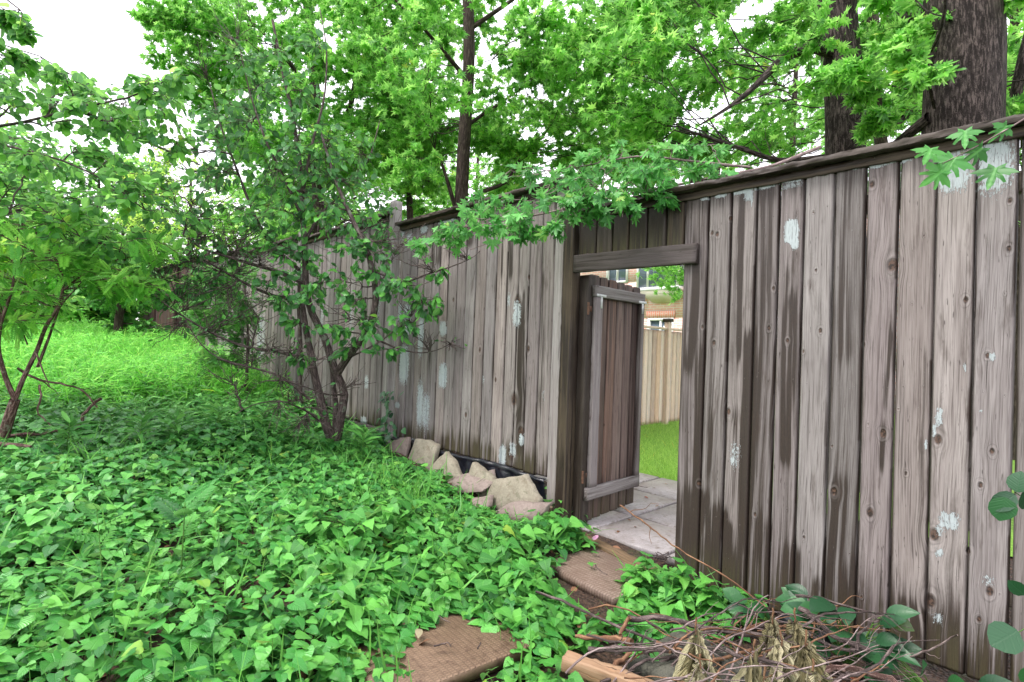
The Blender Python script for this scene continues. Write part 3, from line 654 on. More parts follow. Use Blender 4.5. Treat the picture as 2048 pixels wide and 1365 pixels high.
# ================================================================== YARD BEHIND
def concrete_mat(name, c1, c2, ribs=0., stainc=(.08, .05, .03), sm=.5, rough=.7, dirt=0.):
    t = NT(name); tc = t.n('TexCoord').outputs['Object']; a_ = t.noise(tc, 5, 5, .7); b_ = t.noise(tc, 70, 4, .7); c_ = t.noise(tc, 18, 5, .7)
    col = t.mix(t.ss(t.math('ADD', t.math('MULTIPLY', a_, .6), t.math('MULTIPLY', b_, .4)), .38, .62), c1, c2)
    col = t.mix(t.math('MULTIPLY', t.ss(c_, .5, .68), sm), col, stainc)
    h = t.math('ADD', t.math('MULTIPLY', b_, .5), t.math('MULTIPLY', a_, .4))
    if dirt:
        dz = t.math('ADD', t.sep(tc)[2], t.math('MULTIPLY', t.math('SUBTRACT', c_, .5), .16)); col = t.mix(t.math('MULTIPLY', t.ss(dz, .12, .02), dirt), col, (.05, .035, .022))
        col = t.mix(t.math('MULTIPLY', t.ss(t.noise(tc, 26, 2, .5), .6, .66), .45), col, (.08, .085, .05))
    if ribs:
        s = t.sep(tc); r1 = t.math('SINE', t.math('MULTIPLY', s[0], ribs)); r2 = t.math('SINE', t.math('MULTIPLY', s[1], ribs*.55))
        rr = t.math('MULTIPLY', t.ss(r1, -.5, .2), t.ss(r2, -.85, -.4)); col = t.mix(t.math('MULTIPLY', t.math('SUBTRACT', 1., rr), .4), col, (.07, .045, .03))
        h = t.math('ADD', t.math('MULTIPLY', h, .5), rr)
    return t.done(t.pbr(col, rough, t.bump(h, .0025), .4))
M_patio = concrete_mat('patio_concrete', (.2, .182, .18), (.3, .278, .28), 0, (.11, .08, .06), .75, .42)
M_slabribs = concrete_mat('ribbed_paving', (.16, .11, .085), (.24, .18, .145), 330., (.09, .05, .03), .5, .6)
M_slabribs2 = concrete_mat('brown_ribbed_paving', (.14, .09, .055), (.21, .14, .09), 420., (.06, .03, .018), .75, .6)
M_rubble = concrete_mat('broken_concrete', (.19, .172, .13), (.28, .256, .2), 0, (.13, .1, .07), .5, .85, dirt=.8)
M_rubble2 = concrete_mat('pinkish_broken_concrete', (.17, .135, .12), (.24, .195, .175), 0, (.1, .075, .06), .5, .85, dirt=.6)
def slab(name, cx, cy, z, sx, sy, th, rz, mat, label, cat='paving slab', group=None, tilt=(0, 0)):
    a = Acc(); e = .008
    pts = []
    for zz, ins in ((-th, 0), (-e, 0), (0, e)):
        hx_, hy_ = sx/2-ins, sy/2-ins
        pts += [(-hx_, -hy_, zz), (hx_, -hy_, zz), (hx_, hy_, zz), (-hx_, hy_, zz)]
    q = [[8, 9, 10, 11], [3, 2, 1, 0]]
    for r in range(2):
        for k in range(4): q.append([r*4+k, r*4+(k+1) % 4, r*4+4+(k+1) % 4, r*4+4+k])
    a.add(np.array(pts), q); o = a.build(name, mat); o.location = (cx, cy, z); o.rotation_euler = (tilt[0], tilt[1], rz)
    return tag(o, label, cat, group)
ys = [3.16, 3.73, 4.45, 5.13]; xs_ = [-4.33, -3.7, -3.09, -2.48, -1.87, -1.26]
for r in range(3):
    for c in range(5):
        lab = 'grey patio slab in the paving inside the gateway'
        if (r, c) == (0, 3): lab = 'grey patio slab just inside the gateway threshold, littered with twigs'
        elif (r, c) == (0, 2): lab = 'brownish patio slab lying under the open gate'
        elif (r, c) == (1, 2): lab = 'pale patio slab beyond the joint, next to the free edge of the gate'
        elif (r, c) == (1, 3): lab = 'pale patio slab cut off by the right-hand gateway boards'
        slab('paving_slab', (xs_[c]+xs_[c+1])/2, (ys[r]+ys[r+1])/2, .12+.002*((r+c) % 2), xs_[c+1]-xs_[c]-.028, ys[r+1]-ys[r]-.028, .05, 0, M_patio, lab, group='patio slabs')
slab('paving_slab', -2.0, 2.74, .1, .56, .56, .05, radians(-3), M_slabribs, 'ribbed brown paving slab stepping up to the gateway', tilt=(radians(-1), radians(2)))
slab('paving_slab', -1.97, 1.46, float(gz(-1.97, 1.46))+.035, .5, .72, .05, radians(-6), M_slabribs2, 'muddy brown gridded paving slab half buried in leaves at the bottom of the picture')
# lawn blades
rg = np.random.default_rng(21); n = 42000; X = rg.uniform(-6, -1.5, n); Y = 5.13+rg.power(.8, n)*5.5
a = Acc(); P = np.stack([X, Y, np.full(n, .11)], 1); d = np.stack([rg.normal(0, .5, n), rg.normal(0, .5, n), np.ones(n)], 1)
put_leaves(a, T_blade, P, d, rand_unit(n, rg), rg.uniform(.04, .09, n)*1.0, rng=rg)
a.A = a.A; tag(a.build('lawn_grass', L_lawn), 'bright mown grass of the lawn behind the gateway', 'grass', kind='stuff')

# side fence of the yard
rg = np.random.default_rng(51)
yf = thing('wooden_fence', 'pale tan board fence of the yard seen through the gateway', 'fence', (-5.5, 9, .1))
MF = Matrix.Translation((-5.5, 3.4, 0)) @ Matrix.Rotation(radians(90), 4, 'Z')
a = Acc(); x = .1
posts = [5.75-2.45*2, 5.75-2.45, 5.75, 8.2, 10.65]
while x < 12.6:
    wdt = rg.uniform(.135, .145); board(a, x+.002, x+wdt-.002, .13, 1.86, 0, M=MF, feat=False, rng=rg, cell=(.03, .08), extra_stain=-.25); x += wdt
a.build('boards', M_tan, yf)
a = Acc(); p0 = MF@Vector((0, -.01, 1.9)); p1 = MF@Vector((12.6, -.01, 1.9)); beam(a, p0, p1, .09, .04, rng=rg, stain=0); a.build('cap_board', M_tan, yf)
for xp in posts:
    a = Acc(); p0 = MF@Vector((xp, -.03, 0)); p1 = MF@Vector((xp, -.03, 2.03)); beam(a, p0, p1, .1, .1, up=(1, 0, 0), rng=rg, stain=0); po = a.build('post', M_tan, yf)
    a = Acc(); beam(a, MF@Vector((xp, -.03, 2.03)), MF@Vector((xp, -.03, 2.09)), .15, .15, up=(1, 0, 0), rng=rg, stain=.4, seg=.02); a.build('post_cap', M_wood_dark, po)

# brick house
def brick_mat(name, c1, c2, mort, vert=False):
    t = NT(name); tc = t.n('TexCoord').outputs['Object']; s = t.sep(tc); b = t.n('TexBrick')
    if vert: t.set(b.inputs['Vector'], t.xyz(s[2], s[0], 0.))
    else: t.set(b.inputs['Vector'], t.xyz(t.math('ADD', s[0], s[1]), s[2], 0.))
    t.set(b.inputs['Color1'], c1); t.set(b.inputs['Color2'], c2); t.set(b.inputs['Mortar'], mort)
    b.inputs['Scale'].default_value = 1; b.inputs['Mortar Size'].default_value = .012; b.inputs['Brick Width'].default_value = .26; b.inputs['Row Height'].default_value = .085
    n = t.noise(tc, 3, 4, .6)
    return t.done(t.pbr(t.mix(t.math('MULTIPLY', n, .35), b.outputs['Color'], (.76, .58, .52)), .85, t.bump(b.outputs['Fac'], .004, -.6), .3))
M_brick = brick_mat('brick', (.78, .37, .32), (.84, .5, .44), (.82, .74, .72))
M_brick2 = brick_mat('soldier_brick', (.58, .17, .1), (.66, .24, .15), (.6, .5, .42), True)
M_white = simple_mat('white_frame', (.7, .7, .72), (.82, .82, .84), 4, .5, .0)
M_cream = simple_mat('cream_panel', (.58, .54, .46), (.66, .62, .54), 3, .6, .0)
M_roof = simple_mat('roof_shingle', (.2, .18, .18), (.3, .28, .27), 12, .9, .01)
t = NT('window_glass'); M_glass = t.done(t.pbr((.12, .16, .22), .06, None, .9))
HY = 17.
hs = thing('brick_house', 'pinkish brick house with white windows beyond the yard, seen through the gateway', 'house', (-10, HY, 0))
def bx(name, mat, par, *boxes):
    a = Acc()
    for lo, hi in boxes: a.box(lo, hi)
    return a.build(name, mat, par)
wins = [(-12.9, -11.9, 4.05, 5.3), (-10.98, -9.95, 1.2, 2.70), (-7.5, -6.4, 4.05, 5.3), (-7.5, -6.4, 1.2, 2.7)]
xe = sorted(set([-17, -3] + [v for w_ in wins for v in w_[:2]])); bxs = []
zs_ = [0, 1.2, 2.7, 4.05, 5.3, 6.2]
for i_ in range(len(xe)-1):
    for k_ in range(len(zs_)-1):
        cx, cz = (xe[i_]+xe[i_+1])/2, (zs_[k_]+zs_[k_+1])/2
        if any(w_[0] < cx < w_[1] and w_[2] < cz < w_[3] for w_ in wins): continue
        bxs.append(((xe[i_], HY, zs_[k_]), (xe[i_+1], HY+.3, zs_[k_+1])))
bxs += [((-17, HY+.3, 0), (-16.7, HY+8, 6.2)), ((-3.3, HY+.3, 0), (-3, HY+8, 6.2)), ((-17, HY+8, 0), (-3, HY+8.3, 6.2))]
bx('wall', M_brick, hs, *bxs)
a = Acc(); a.add([(-17.4, HY-.4, 6.2), (-2.6, HY-.4, 6.2), (-2.6, HY+8.7, 6.2), (-17.4, HY+8.7, 6.2), (-13, HY+4.1, 6.9), (-7, HY+4.1, 6.9)],
            [[3, 2, 1, 0], [0, 1, 5, 4], [2, 3, 4, 5]], [[1, 2, 5], [3, 0, 4]]); a.build('roof', M_roof, hs)
def window(x0, x1, z0, z1, y=HY, par=hs, cols=2):
    e = .09
    fr_ = bx('window', M_white, par, ((x0, y-.03, z0), (x0+e, y+.12, z1)), ((x1-e, y-.03, z0), (x1, y+.12, z1)), ((x0+e, y-.03, z0), (x1-e, y+.12, z0+e)), ((x0+e, y-.03, z1-e), (x1-e, y+.12, z1)),
             *[((x0+(x1-x0)*c/cols-.03, y-.02, z0+e), (x0+(x1-x0)*c/cols+.03, y+.1, z1-e)) for c in range(1, cols)])
    a = Acc(); a.box((x0+e*.5, y+.06, z0+e*.5), (x1-e*.5, y+.08, z1-e*.5)); g = a.build('pane', M_glass); g.parent = fr_
    return fr_
for w_ in wins: window(*w_)
bx('soldier_course', M_brick2, hs, ((-11.05, HY-.025, 2.703), (-9.9, HY-.003, 2.95)))
# bay window with tapered cream underside
bay = Acc(); X0, X1, Z0, Z1, pj = -11.2, -9.55, 3.75, 5.3, .5
bay.box((X0, HY-pj, Z0-.12), (X1, HY-.002, Z0)); bay.box((X0, HY-pj, Z1), (X1, HY-.002, Z1+.12))
for xx in (X0, X0+.42, X1-.5, X1-.08): bay.box((xx, HY-pj+.01, Z0), (xx+.08, HY-pj+.08, Z1))
for xx in (X0, X1-.08): bay.box((xx, HY-.1, Z0), (xx+.08, HY-.003, Z1))
bw = bay.build('bay_window', M_white, hs)
a = Acc(); a.box((X0+.03, HY-pj+.03, Z0+.001), (X1-.03, HY-pj+.05, Z1-.001)); a.box((X0+.02, HY-pj+.06, Z0+.001), (X0+.04, HY-.11, Z1-.001)); a.box((X1-.04, HY-pj+.06, Z0+.001), (X1-.02, HY-.11, Z1-.001))
g = a.build('pane', M_glass, None); g.parent = bw
a = Acc(); zt_, zb_ = Z0-.122, Z0-.5
a.add([(X0+.05, HY-pj+.02, zt_), (X1-.05, HY-pj+.02, zt_), (X1-.05, HY-.002, zt_), (X0+.05, HY-.002, zt_), (X0+.45, HY-.12, zb_), (X1-.5, HY-.12, zb_), (X1-.5, HY-.002, zb_), (X0+.45, HY-.002, zb_)],
      [[0, 1, 2, 3], [7, 6, 5, 4], [0, 4, 5, 1], [1, 5, 6, 2], [3, 7, 4, 0], [2, 6, 7, 3]])
g = a.build('bay_underside', M_cream, None); g.parent = bw

# ================================================================== BROKEN CONCRETE
rg = np.random.default_rng(61)
def shard(px_pts, Y, th, mat, label, lean=.25, cat='concrete slab'):
    """outline given as picture points, stood up in a plane near the fence foot, leaning back on it"""
    P = [onY(x_, y_, Y) for x_, y_ in px_pts]; zb = min(p[2] for p in P)
    out = []
    for k in range(len(P)):
        p, q_ = P[k], P[(k+1) % len(P)]; n_ = 4
        for i_ in range(n_):
            f_ = i_/n_; v = p+(q_-p)*f_
            if i_: v = v+np.array([rg.normal(0, .004), 0, rg.normal(0, .004)])
            out.append(v)
    out = np.array(out); c = out.mean(0); m = len(out)
    lv = []
    for dy, sc in ((0, .975), (.006, 1.), (th-.004, 1.0), (th, .985)):
        L_ = c+(out-c)*sc; L_[:, 1] = Y+dy+(L_[:, 2]-zb)*lean+(rg.normal(0, .002, m) if 0 < dy < th else 0); lv.append(L_)
    V = np.concatenate(lv+[[c+np.array([0, (c[2]-zb)*lean, 0])], [c+np.array([0, th+(c[2]-zb)*lean, 0])]])
    q_ = [[r*m+k, r*m+(k+1) % m, (r+1)*m+(k+1) % m, (r+1)*m+k] for r in range(3) for k in range(m)]
    t_ = [[4*m, (k+1) % m, k] for k in range(m)]+[[4*m+1, 3*m+k, 3*m+(k+1) % m] for k in range(m)]
    base = np.array([c[0], Y, zb]); a = Acc(); a.add(V-base, q_, t_); o = a.build('broken_slab', mat); o.location = tuple(base)
    return tag(o, label, cat)
shard([(763,908),(773,882),(799,876),(803,893),(800,940),(768,940)], FY-.17, .04, M_rubble2, 'small brown broken slab farthest left at the start of the black plastic')
shard([(803,935),(812,880),(838,884),(856,894),(852,965),(805,965)], FY-.2, .05, M_rubble, 'upright square-topped piece of broken slab, second from the left along the plastic')
shard([(848,940),(858,925),(873,906),(893,926),(915,965),(850,985)], FY-.26, .045, M_rubble, 'low pointed piece of broken slab leaning between the square-topped piece and the golden timber')
shard([(922,968),(930,927),(948,938),(978,962),(972,1000),(925,1000)], FY-.22, .045, M_rubble, 'tall pointed piece of broken slab standing against the plastic behind the flat pinkish piece')
shard([(868,972),(876,958),(895,956),(916,951),(938,975),(934,990),(900,990),(872,990)], FY-.42, .05, M_rubble2, 'flat pinkish piece of broken slab lying in front of the tall pointed one', lean=1.6)
shard([(962,1005),(972,962),(1005,958),(1028,953),(1050,985),(1066,1005),(1055,1035),(965,1040)], FY-.3, .05, M_rubble, 'largest pale piece of broken slab with a peaked top, nearest the gate post')
shard([(970,1030),(1000,1010),(1071,1014),(1060,1045),(1000,1050)], FY-.4, .05, M_rubble2, 'long low pinkish piece of broken slab at the foot of the largest one', lean=.7)
shard([(900,1018),(918,1002),(942,1000),(950,1020),(930,1040),(905,1040)], FY-.5, .05, M_rubble2, 'rounded pinkish lump of broken slab nearly covered by leaves, below the flat pinkish piece', lean=.9)
#PART3
# ================================================================== VEGETATION
UP = np.array([0, 0, 1.])
class Plant:
    def __init__(s, seed): s.rg = np.random.default_rng(seed); s.tw = {}; s.L = []; s.main = []
    def path(s, pts, r0, r1, K=None, keep=True, pw=1.):
        """pts: world polyline; main limb, kept as an attachment for twigs"""
        K = K or max(6, 3*len(pts)); P = resample(pts, K); R = r0+(r1-r0)*np.linspace(0, 1, K)**pw
        s.tw.setdefault(K, []).append((P, R))
        if keep: s.main.append((P, R))
        return P
    def twig(s, P, r0, r1=.0012):
        K = len(P); s.tw.setdefault(K, []).append((P, np.linspace(r0, r1, K)))
    def attach(s, p, below=True):
        best = None
        for P, R in s.main:
            d = np.linalg.norm(P-p, axis=1) + (np.maximum(0, P[:, 2]-p[2])*.8 if below else 0)
            i = int(d.argmin())
            if best is None or d[i] < best[0]: best = (d[i], P[i], R[i])
        return best
    def leaf(s, pos, d, n, size): s.L.append((np.atleast_2d(pos), np.atleast_2d(d), np.atleast_2d(n), np.atleast_1d(size)))
    def clump(s, c, rad, ntw=14, nleaf=8, size=.1, flat=.6, droop=-.15, up=.8, r=.012, link_=True, bare=0., spread=1., tl=None, nrand=.6, tmin=.0018):
        """a bough reaching the clump centre, twigs spreading from its outer part, leaves along the twigs"""
        rg = s.rg; c = np.asarray(c, float)
        if link_ and s.main:
            d, p, rr = s.attach(c); r = min(r, rr*.8) if rr > .004 else r
            B = curve(p, c, 8, .1, .06*rg.random(), rg); s.twig(B, r, r*.35); r_ = r*.5
        else: B = curve(c-UP*rad*.5, c, 8, .1, 0, rg); r_ = r*.5
        bdir = B[-1]-B[0]; bdir /= np.linalg.norm(bdir)+1e-9
        for k in range(ntw):
            i = rg.integers(3 if bare < .5 else 1, 8); p = B[i]; t = rand_unit(1, rg)[0]*np.array([1, 1, flat])
            e = c+t*rad*rg.uniform(.6, 1.15)*spread if bare < .5 else p+(t*.75+bdir*.7)*rad*rg.uniform(.5, 1.3)
            if np.linalg.norm(e-p) < .05: continue
            T = curve(p, e, 6, .12, .05*rg.normal(), rg); T[:, 2] += droop*np.linspace(0, 1, 6)**2*rad
            s.twig(T, max(r_*rg.uniform(.4, .8), tmin*1.5), tmin)
            if rg.random() < bare: continue
            m = nleaf; f = rg.uniform(.25, 1.05, m)*5; i0 = np.clip(f.astype(int), 0, 4); fr = np.minimum(f-i0, 1.2)[:, None]
            pos = T[i0]*(1-fr)+T[i0+1]*fr; td = T[i0+1]-T[i0]; td /= np.linalg.norm(td, axis=1, keepdims=True)+1e-9
            d = td*.7+rand_unit(m, rg)*.75+np.array([0, 0, droop]); n = UP*up+rand_unit(m, rg)*nrand
            s.leaf(pos+rand_unit(m, rg)*.02, d, n, size*rg.uniform(.6, 1.2, m))
    def build(s, parent, wood, leafm, T, wname='trunk', lname='crown', sides=6, mainsides=12):
        a = Acc(); done = set()
        for K, lst in s.tw.items():
            P = np.stack([p for p, r in lst]); R = np.stack([r for p, r in lst]); big = R[:, 0] > .03
            if big.any():
                # trunk with irregular flutes
                tubes(a, P[big], R[big], mainsides)
            if (~big).any(): tubes(a, P[~big], R[~big], 4 if R[~big][:, 0].max() < .012 else sides)
        if s.tw: a.build(wname, wood, parent, smooth=True)
        if s.L:
            a = Acc(); pos, d, n, sz = [np.concatenate([l[i] for l in s.L]) for i in range(4)]
            put_leaves(a, T, pos, d, n, sz, rng=s.rg); a.build(lname, leafm, parent)
def pts(lst, t=None):
    """picture points with their own distances -> world points"""
    return [dep(p[0], p[1], p[2] if len(p) > 2 else t) for p in lst]

# ---- T1 slim maple trunk behind the fence
def tree(name, label, seed, trunk, r0, r1, limbs, clumps, leafT, wood, leafm, ck, cat='tree', group=None, ntw=14, nleaf=9, size=.1, root=True, **kw):
    """trunk: pts [(x,y,t)..] from the base up; clumps: (x,y,t,rad[,n])"""
    P = pts(trunk); base = P[0].copy()
    if root: base[2] = float(gz(base[0], base[1]))-.05; P = [base]+P
    o = thing(name, label, cat, (base[0], base[1], base[2]+.05), group=group)
    pl = Plant(seed); pl.path(P, r0, r1, K=22)
    for lm in limbs: pl.path(pts(lm[0]), lm[1], lm[2], K=12)
    rg = pl.rg
    for c in clumps:
        n = c[4] if len(c) > 4 else 1
        for k in range(n):
            cc = dep(c[0], c[1], c[2])
            if n > 1: cc = cc + rg.normal(0, 1, 3)*c[3]*np.array([1., 1., .6])*.8
            pl.clump(cc, c[3]*(1 if n == 1 else .7), ntw, nleaf, size*kw.get('sf', 1), **ck)
    pl.build(o, wood, leafm, leafT)
    return o
def scat(rg, x0, x1, y0, y1, t0, t1, rad, n, holes=()):
    """n clump spots spread through a block of air seen between picture columns x0..x1 and rows y0..y1"""
    out = []
    while len(out) < n:
        x, y, t_ = rg.uniform(x0, x1), rg.uniform(y0, y1), rg.uniform(t0, t1)
        if any(((x-h[0])/h[2])**2+((y-h[1])/h[3])**2 < 1 for h in holes): continue
        out.append((x, y, t_, rad*rg.uniform(.75, 1.25)))
    return out
rg = np.random.default_rng(100)
CK = dict(flat=.6, droop=-.12, up=.7, r=.008, nrand=.8)
HOL = [(200, 40, 150, 95), (1580, 165, 85, 120), (1120, 270, 25, 40), (400, 250, 35, 50), (1480, 300, 40, 25)]
tree('maple_tree', 'slim dark maple trunk rising behind the fence halfway between the tall post and the gate', 1, [(915,560,7.6),(922,410,7.6),(930,250,7.6),(940,120,7.6),(936,0,7.6),(930,-200,7.8)], .115, .07,
     [([(912,420,7.6),(885,330,7.4),(870,300,7.2)], .035, .015), ([(932,420,7.6),(955,385,7.7),(1010,370,7.8),(1050,300,8)], .04, .012), ([(935,160,7.6),(850,60,7.2),(790,0,7)], .035, .012), ([(938,60,7.6),(1040,-10,7.6),(1120,-90,7.4)], .035, .012), ([(936,250,7.6),(1010,200,8),(1080,150,8)], .03, .01)],
     scat(rg, 680, 1320, -160, 330, 6., 9.2, .5, 66, HOL)+scat(rg, 780, 1260, 230, 430, 7.5, 10, .45, 24, HOL), T_maple1, B_maple, L_maple, CK, ntw=18, nleaf=18, size=.13)
tree('maple_tree', 'thick maple trunk with a big arching limb, behind the fence right of the gate', 2, [(1690,560,5.6),(1690,300,5.6),(1690,180,5.6),(1675,60,5.6),(1670,-60,5.6),(1672,-260,5.8)], .2, .17,
     [([(1690,120,5.6),(1645,92,5.5),(1600,96,5.4),(1555,125,5.3),(1515,170,5.2),(1460,215,5.1),(1400,250,5.)], .07, .007), ([(1740,235,5.6),(1800,250,5.9),(1840,200,6),(1900,160,6.2)], .03, .012), ([(1700,310,5.7),(1560,325,5.6),(1460,290,5.5),(1400,270,5.3)], .04, .012)],
     scat(rg, 1180, 1700, -180, 200, 5., 8.5, .45, 54, HOL)+scat(rg, 1200, 1560, 180, 340, 5.5, 8.5, .42, 26, HOL)+scat(rg, 1690, 1800, 30, 250, 4.2, 5.2, .18, 4), T_maple1, B_dark, L_maple, CK, ntw=16, nleaf=14, size=.13)
tree('maple_tree', 'thickest trunk in the picture, deeply furrowed dark bark, behind the fence at the top right', 3, [(1925,560,4.6),(1922,250,4.6),(1930,120,4.6),(1925,0,4.6),(1920,-240,4.8)], .30, .26,
     [([(1870,215,4.5),(1850,130,4.2),(1885,60,3.9),(1895,-20,3.7),(1870,-80,3.6)], .02, .008), ([(1860,235,4.6),(1790,290,5.0),(1750,335,5.4)], .05, .03), ([(1850,60,4.7),(1790,0,5.2),(1740,-60,5.4)], .08, .03), ([(2030,200,5.4),(2045,120,5.3),(2070,20,5.4),(2090,-80,5.6)], .05, .03)],
     scat(rg, 1720, 2120, -160, 60, 3.7, 5.5, .3, 20)+scat(rg, 1730, 1860, 60, 240, 5.2, 8, .4, 9)+scat(rg, 1990, 2200, 40, 260, 4.4, 7, .36, 12)+[(1850,150,4.0,.2),(1800,100,4.1,.22)], T_maple0, B_dark, L_maple, CK, ntw=12, nleaf=8, size=.13)
tree('maple_tree', 'thin leaning trunk between the two thick maple trunks at the top right', 4, [(1775,520,7.4),(1770,300,7.4),(1745,220,7.4),(1755,120,7.4),(1745,40,7.4),(1730,-120,7.4)], .09, .07, [],
     scat(rg, 1600, 1980, -100, 300, 7, 10, .5, 24, HOL), T_maple1, B_maple, L_maple, CK, ntw=17, nleaf=17, size=.14)
tree('maple_tree', 'paler maple with several upright stems behind the left fence section and the shrub', 5, [(640,600,9.5),(636,400,9.5),(632,200,9.5),(618,40,9.5),(600,-150,9.5)], .12, .07,
     [([(640,330,9.5),(700,230,9.3),(720,100,9.2),(690,-50,9)], .06, .02), ([(632,200,9.5),(560,100,9),(500,40,9)], .05, .015), ([(820,440,9.6),(815,250,9.6),(830,80,9.5),(840,-50,9.4)], .06, .03)],
     scat(rg, 430, 900, -180, 330, 7.6, 11, .62, 84, HOL)+scat(rg, 480, 900, 280, 460, 9, 12, .5, 34, HOL)+[(380,20,8,.4),(310,10,8,.3),(330,70,8,.3),(430,60,8,.5),(380,90,8,.4),(340,120,8,.35),(400,130,8,.4),(450,110,8,.45),(360,40,8,.35),(290,40,8,.16),(350,180,8,.3)], T_maple1, B_maple, L_maple, CK, ntw=17, nleaf=17, size=.14)
# yard tree seen through the gateway and small shrub before the house window
rgx = np.random.default_rng(8)
o = thing('maple_tree', 'bright green maple boughs hanging before the house window, seen through the gateway', 'tree', (-6.2, 12.2, .1))
pl = Plant(12); pl.path([(-6.2, 12.2, 0), (-6.25, 12.15, 2), (-6.2, 12.1, 4.), (-6.0, 12, 6.5)], .14, .08, K=12)
for c in scat(rgx, 1300, 1420, 505, 580, 10.6, 12, .3, 9): pl.clump(dep(*c[:3]), .38, 12, 9, .13, **CK)
for k in range(7): pl.clump(np.array([-6.2, 12, 5.2])+rgx.normal(0, 1, 3)*np.array([1.2, 1.2, .8]), .55, 12, 8, .15, **CK)
pl.build(o, B_maple, L_maple, T_maple1)
o = thing('bush', 'pale variegated bush below the ground floor window of the brick house', 'bush', (-9.7, 15.8, .1))
pl = Plant(13)
for k in range(7): pl.clump(np.array([-9.9+.35*k-.8, 15.9, 1.5+.35*rgx.random()]), .45, 14, 9, .11, r=.01, up=.4, link_=False)
for k in range(4): pl.path([(-9.9+.3*k-.3, 15.9, .05), (-9.9+.32*k-.35, 15.9, 1.5)], .02, .01)
pl.build(o, B_shrub, L_yell, T_oval, 'stems', 'foliage')

# ---- overhanging low maple boughs in front of the fence (from the trunk right of the gate)
o = thing('maple_bough', 'low maple bough drooping across the top of the fence above the gate', 'branch', tuple(dep(1560, 330, 3.6)))
pl = Plant(31)
A1 = pl.path(pts([(1640,295,3.9),(1540,335,3.6),(1430,355,3.5),(1330,375,3.5),(1200,400,3.55),(1080,430,3.7),(960,450,4.0)]), .014, .004)
A2 = pl.path(pts([(1500,335,3.6),(1400,325,3.5),(1280,310,3.6),(1180,330,3.8),(1080,350,4.1)]), .01, .003)
rgb = np.random.default_rng(33)
for (x_, y_, t_, rd) in [(1460,345,3.4,.12),(1400,330,3.4,.16),(1345,360,3.4,.15),(1290,345,3.4,.18),(1235,375,3.4,.18),(1180,360,3.5,.2),(1130,400,3.5,.18),(1190,420,3.5,.13),(1080,400,3.6,.22),(1030,430,3.7,.2),(980,440,3.8,.2),(1060,465,3.7,.14),(930,455,3.9,.16),(1140,330,3.8,.25),(1250,300,3.7,.22),(1340,295,3.6,.2),(1050,350,4.2,.28),(960,400,4.3,.2),(1250,415,3.4,.1),(1330,395,3.4,.08),(1110,455,3.5,.12),(880,470,4.2,.12),(830,500,4.4,.12),(905,480,4.2,.1),(1420,290,3.7,.2),(1380,310,3.6,.2),(1300,330,3.5,.22),(1210,340,3.6,.25),(1100,370,3.8,.26),(1170,390,3.5,.2),(1000,400,4.,.25),(1260,360,3.5,.2),(1140,430,3.6,.18),(1030,455,3.7,.16),(1080,340,4.,.3),(950,420,4.2,.2),(1200,300,3.8,.25)]:
    pl.clump(dep(x_, y_, t_), rd, 6, 4, .105, flat=.4, droop=-.3, up=.75, r=.005, nrand=.8)
pl.twig(curve(dep(940,500,4.1), dep(985,485,4.1), 6, .05), .003); pl.leaf(dep(985,483,4.1), np.array([0.2, -.1, -1]), -ray(985, 483), .15)
pl.build(o, B_twig, L_maple_near, T_maple0, 'branch', 'leaves')
o = thing('maple_bough', 'maple sprig with large pale leaves over the fence top in the right corner', 'branch', tuple(dep(2060, 250, 2.3)))
pl = Plant(32); pl.path(pts([(2110,200,2.2),(2030,250,2.2),(1960,290,2.2),(1880,330,2.2)]), .005, .0015)
for (x_, y_, s_) in [(1905,320,.15),(1880,345,.13),(1930,265,.12),(1990,340,.14),(1960,300,.13),(2010,255,.12),(1860,300,.1)]:
    pl.leaf(dep(x_, y_, 2.2), np.array([-.5+rgb.normal()*.3, -.3, -.8]), -ray(x_, y_)+rand_unit(1, rgb)[0]*.35, s_)
pl.build(o, B_twig, L_maple_near, T_maple0, 'branch', 'leaves')

# ---- right edge broad leaf sprig
o = thing('climbing_plant', 'dark round leaves reaching in from the right edge before the fence', 'plant', tuple(dep(2080, 1330, 1.7)))
pl = Plant(35); pl.path(pts([(2120,1420,1.7),(2110,1250,1.68),(2100,1100,1.65),(2075,1010,1.6),(2030,985,1.58)]), .004, .0015); pl.path(pts([(2105,1240,1.68),(2060,1250,1.6),(2015,1280,1.55)]), .003, .001)
for (x_, y_, s_, dx, dz) in [(2030,990,.075,-.8,-.5),(2010,995,.07,-.2,-1),(2045,985,.07,.6,-.6),(2035,985,.06,.1,.9),(2035,1262,.085,-.9,-.5),(2055,1250,.08,.7,.2),(2050,1190,.06,-.6,.5),(2060,1200,.06,.5,-.6),(2060,1330,.08,.3,-.9)]:
    v = _r*dx+_u*dz; pl.leaf(dep(x_, y_, 1.55), v, -ray(x_, y_)+rand_unit(1, rgb)[0]*.45, s_)
pl.build(o, B_stem, L_dark, T_round, 'stem', 'leaves')

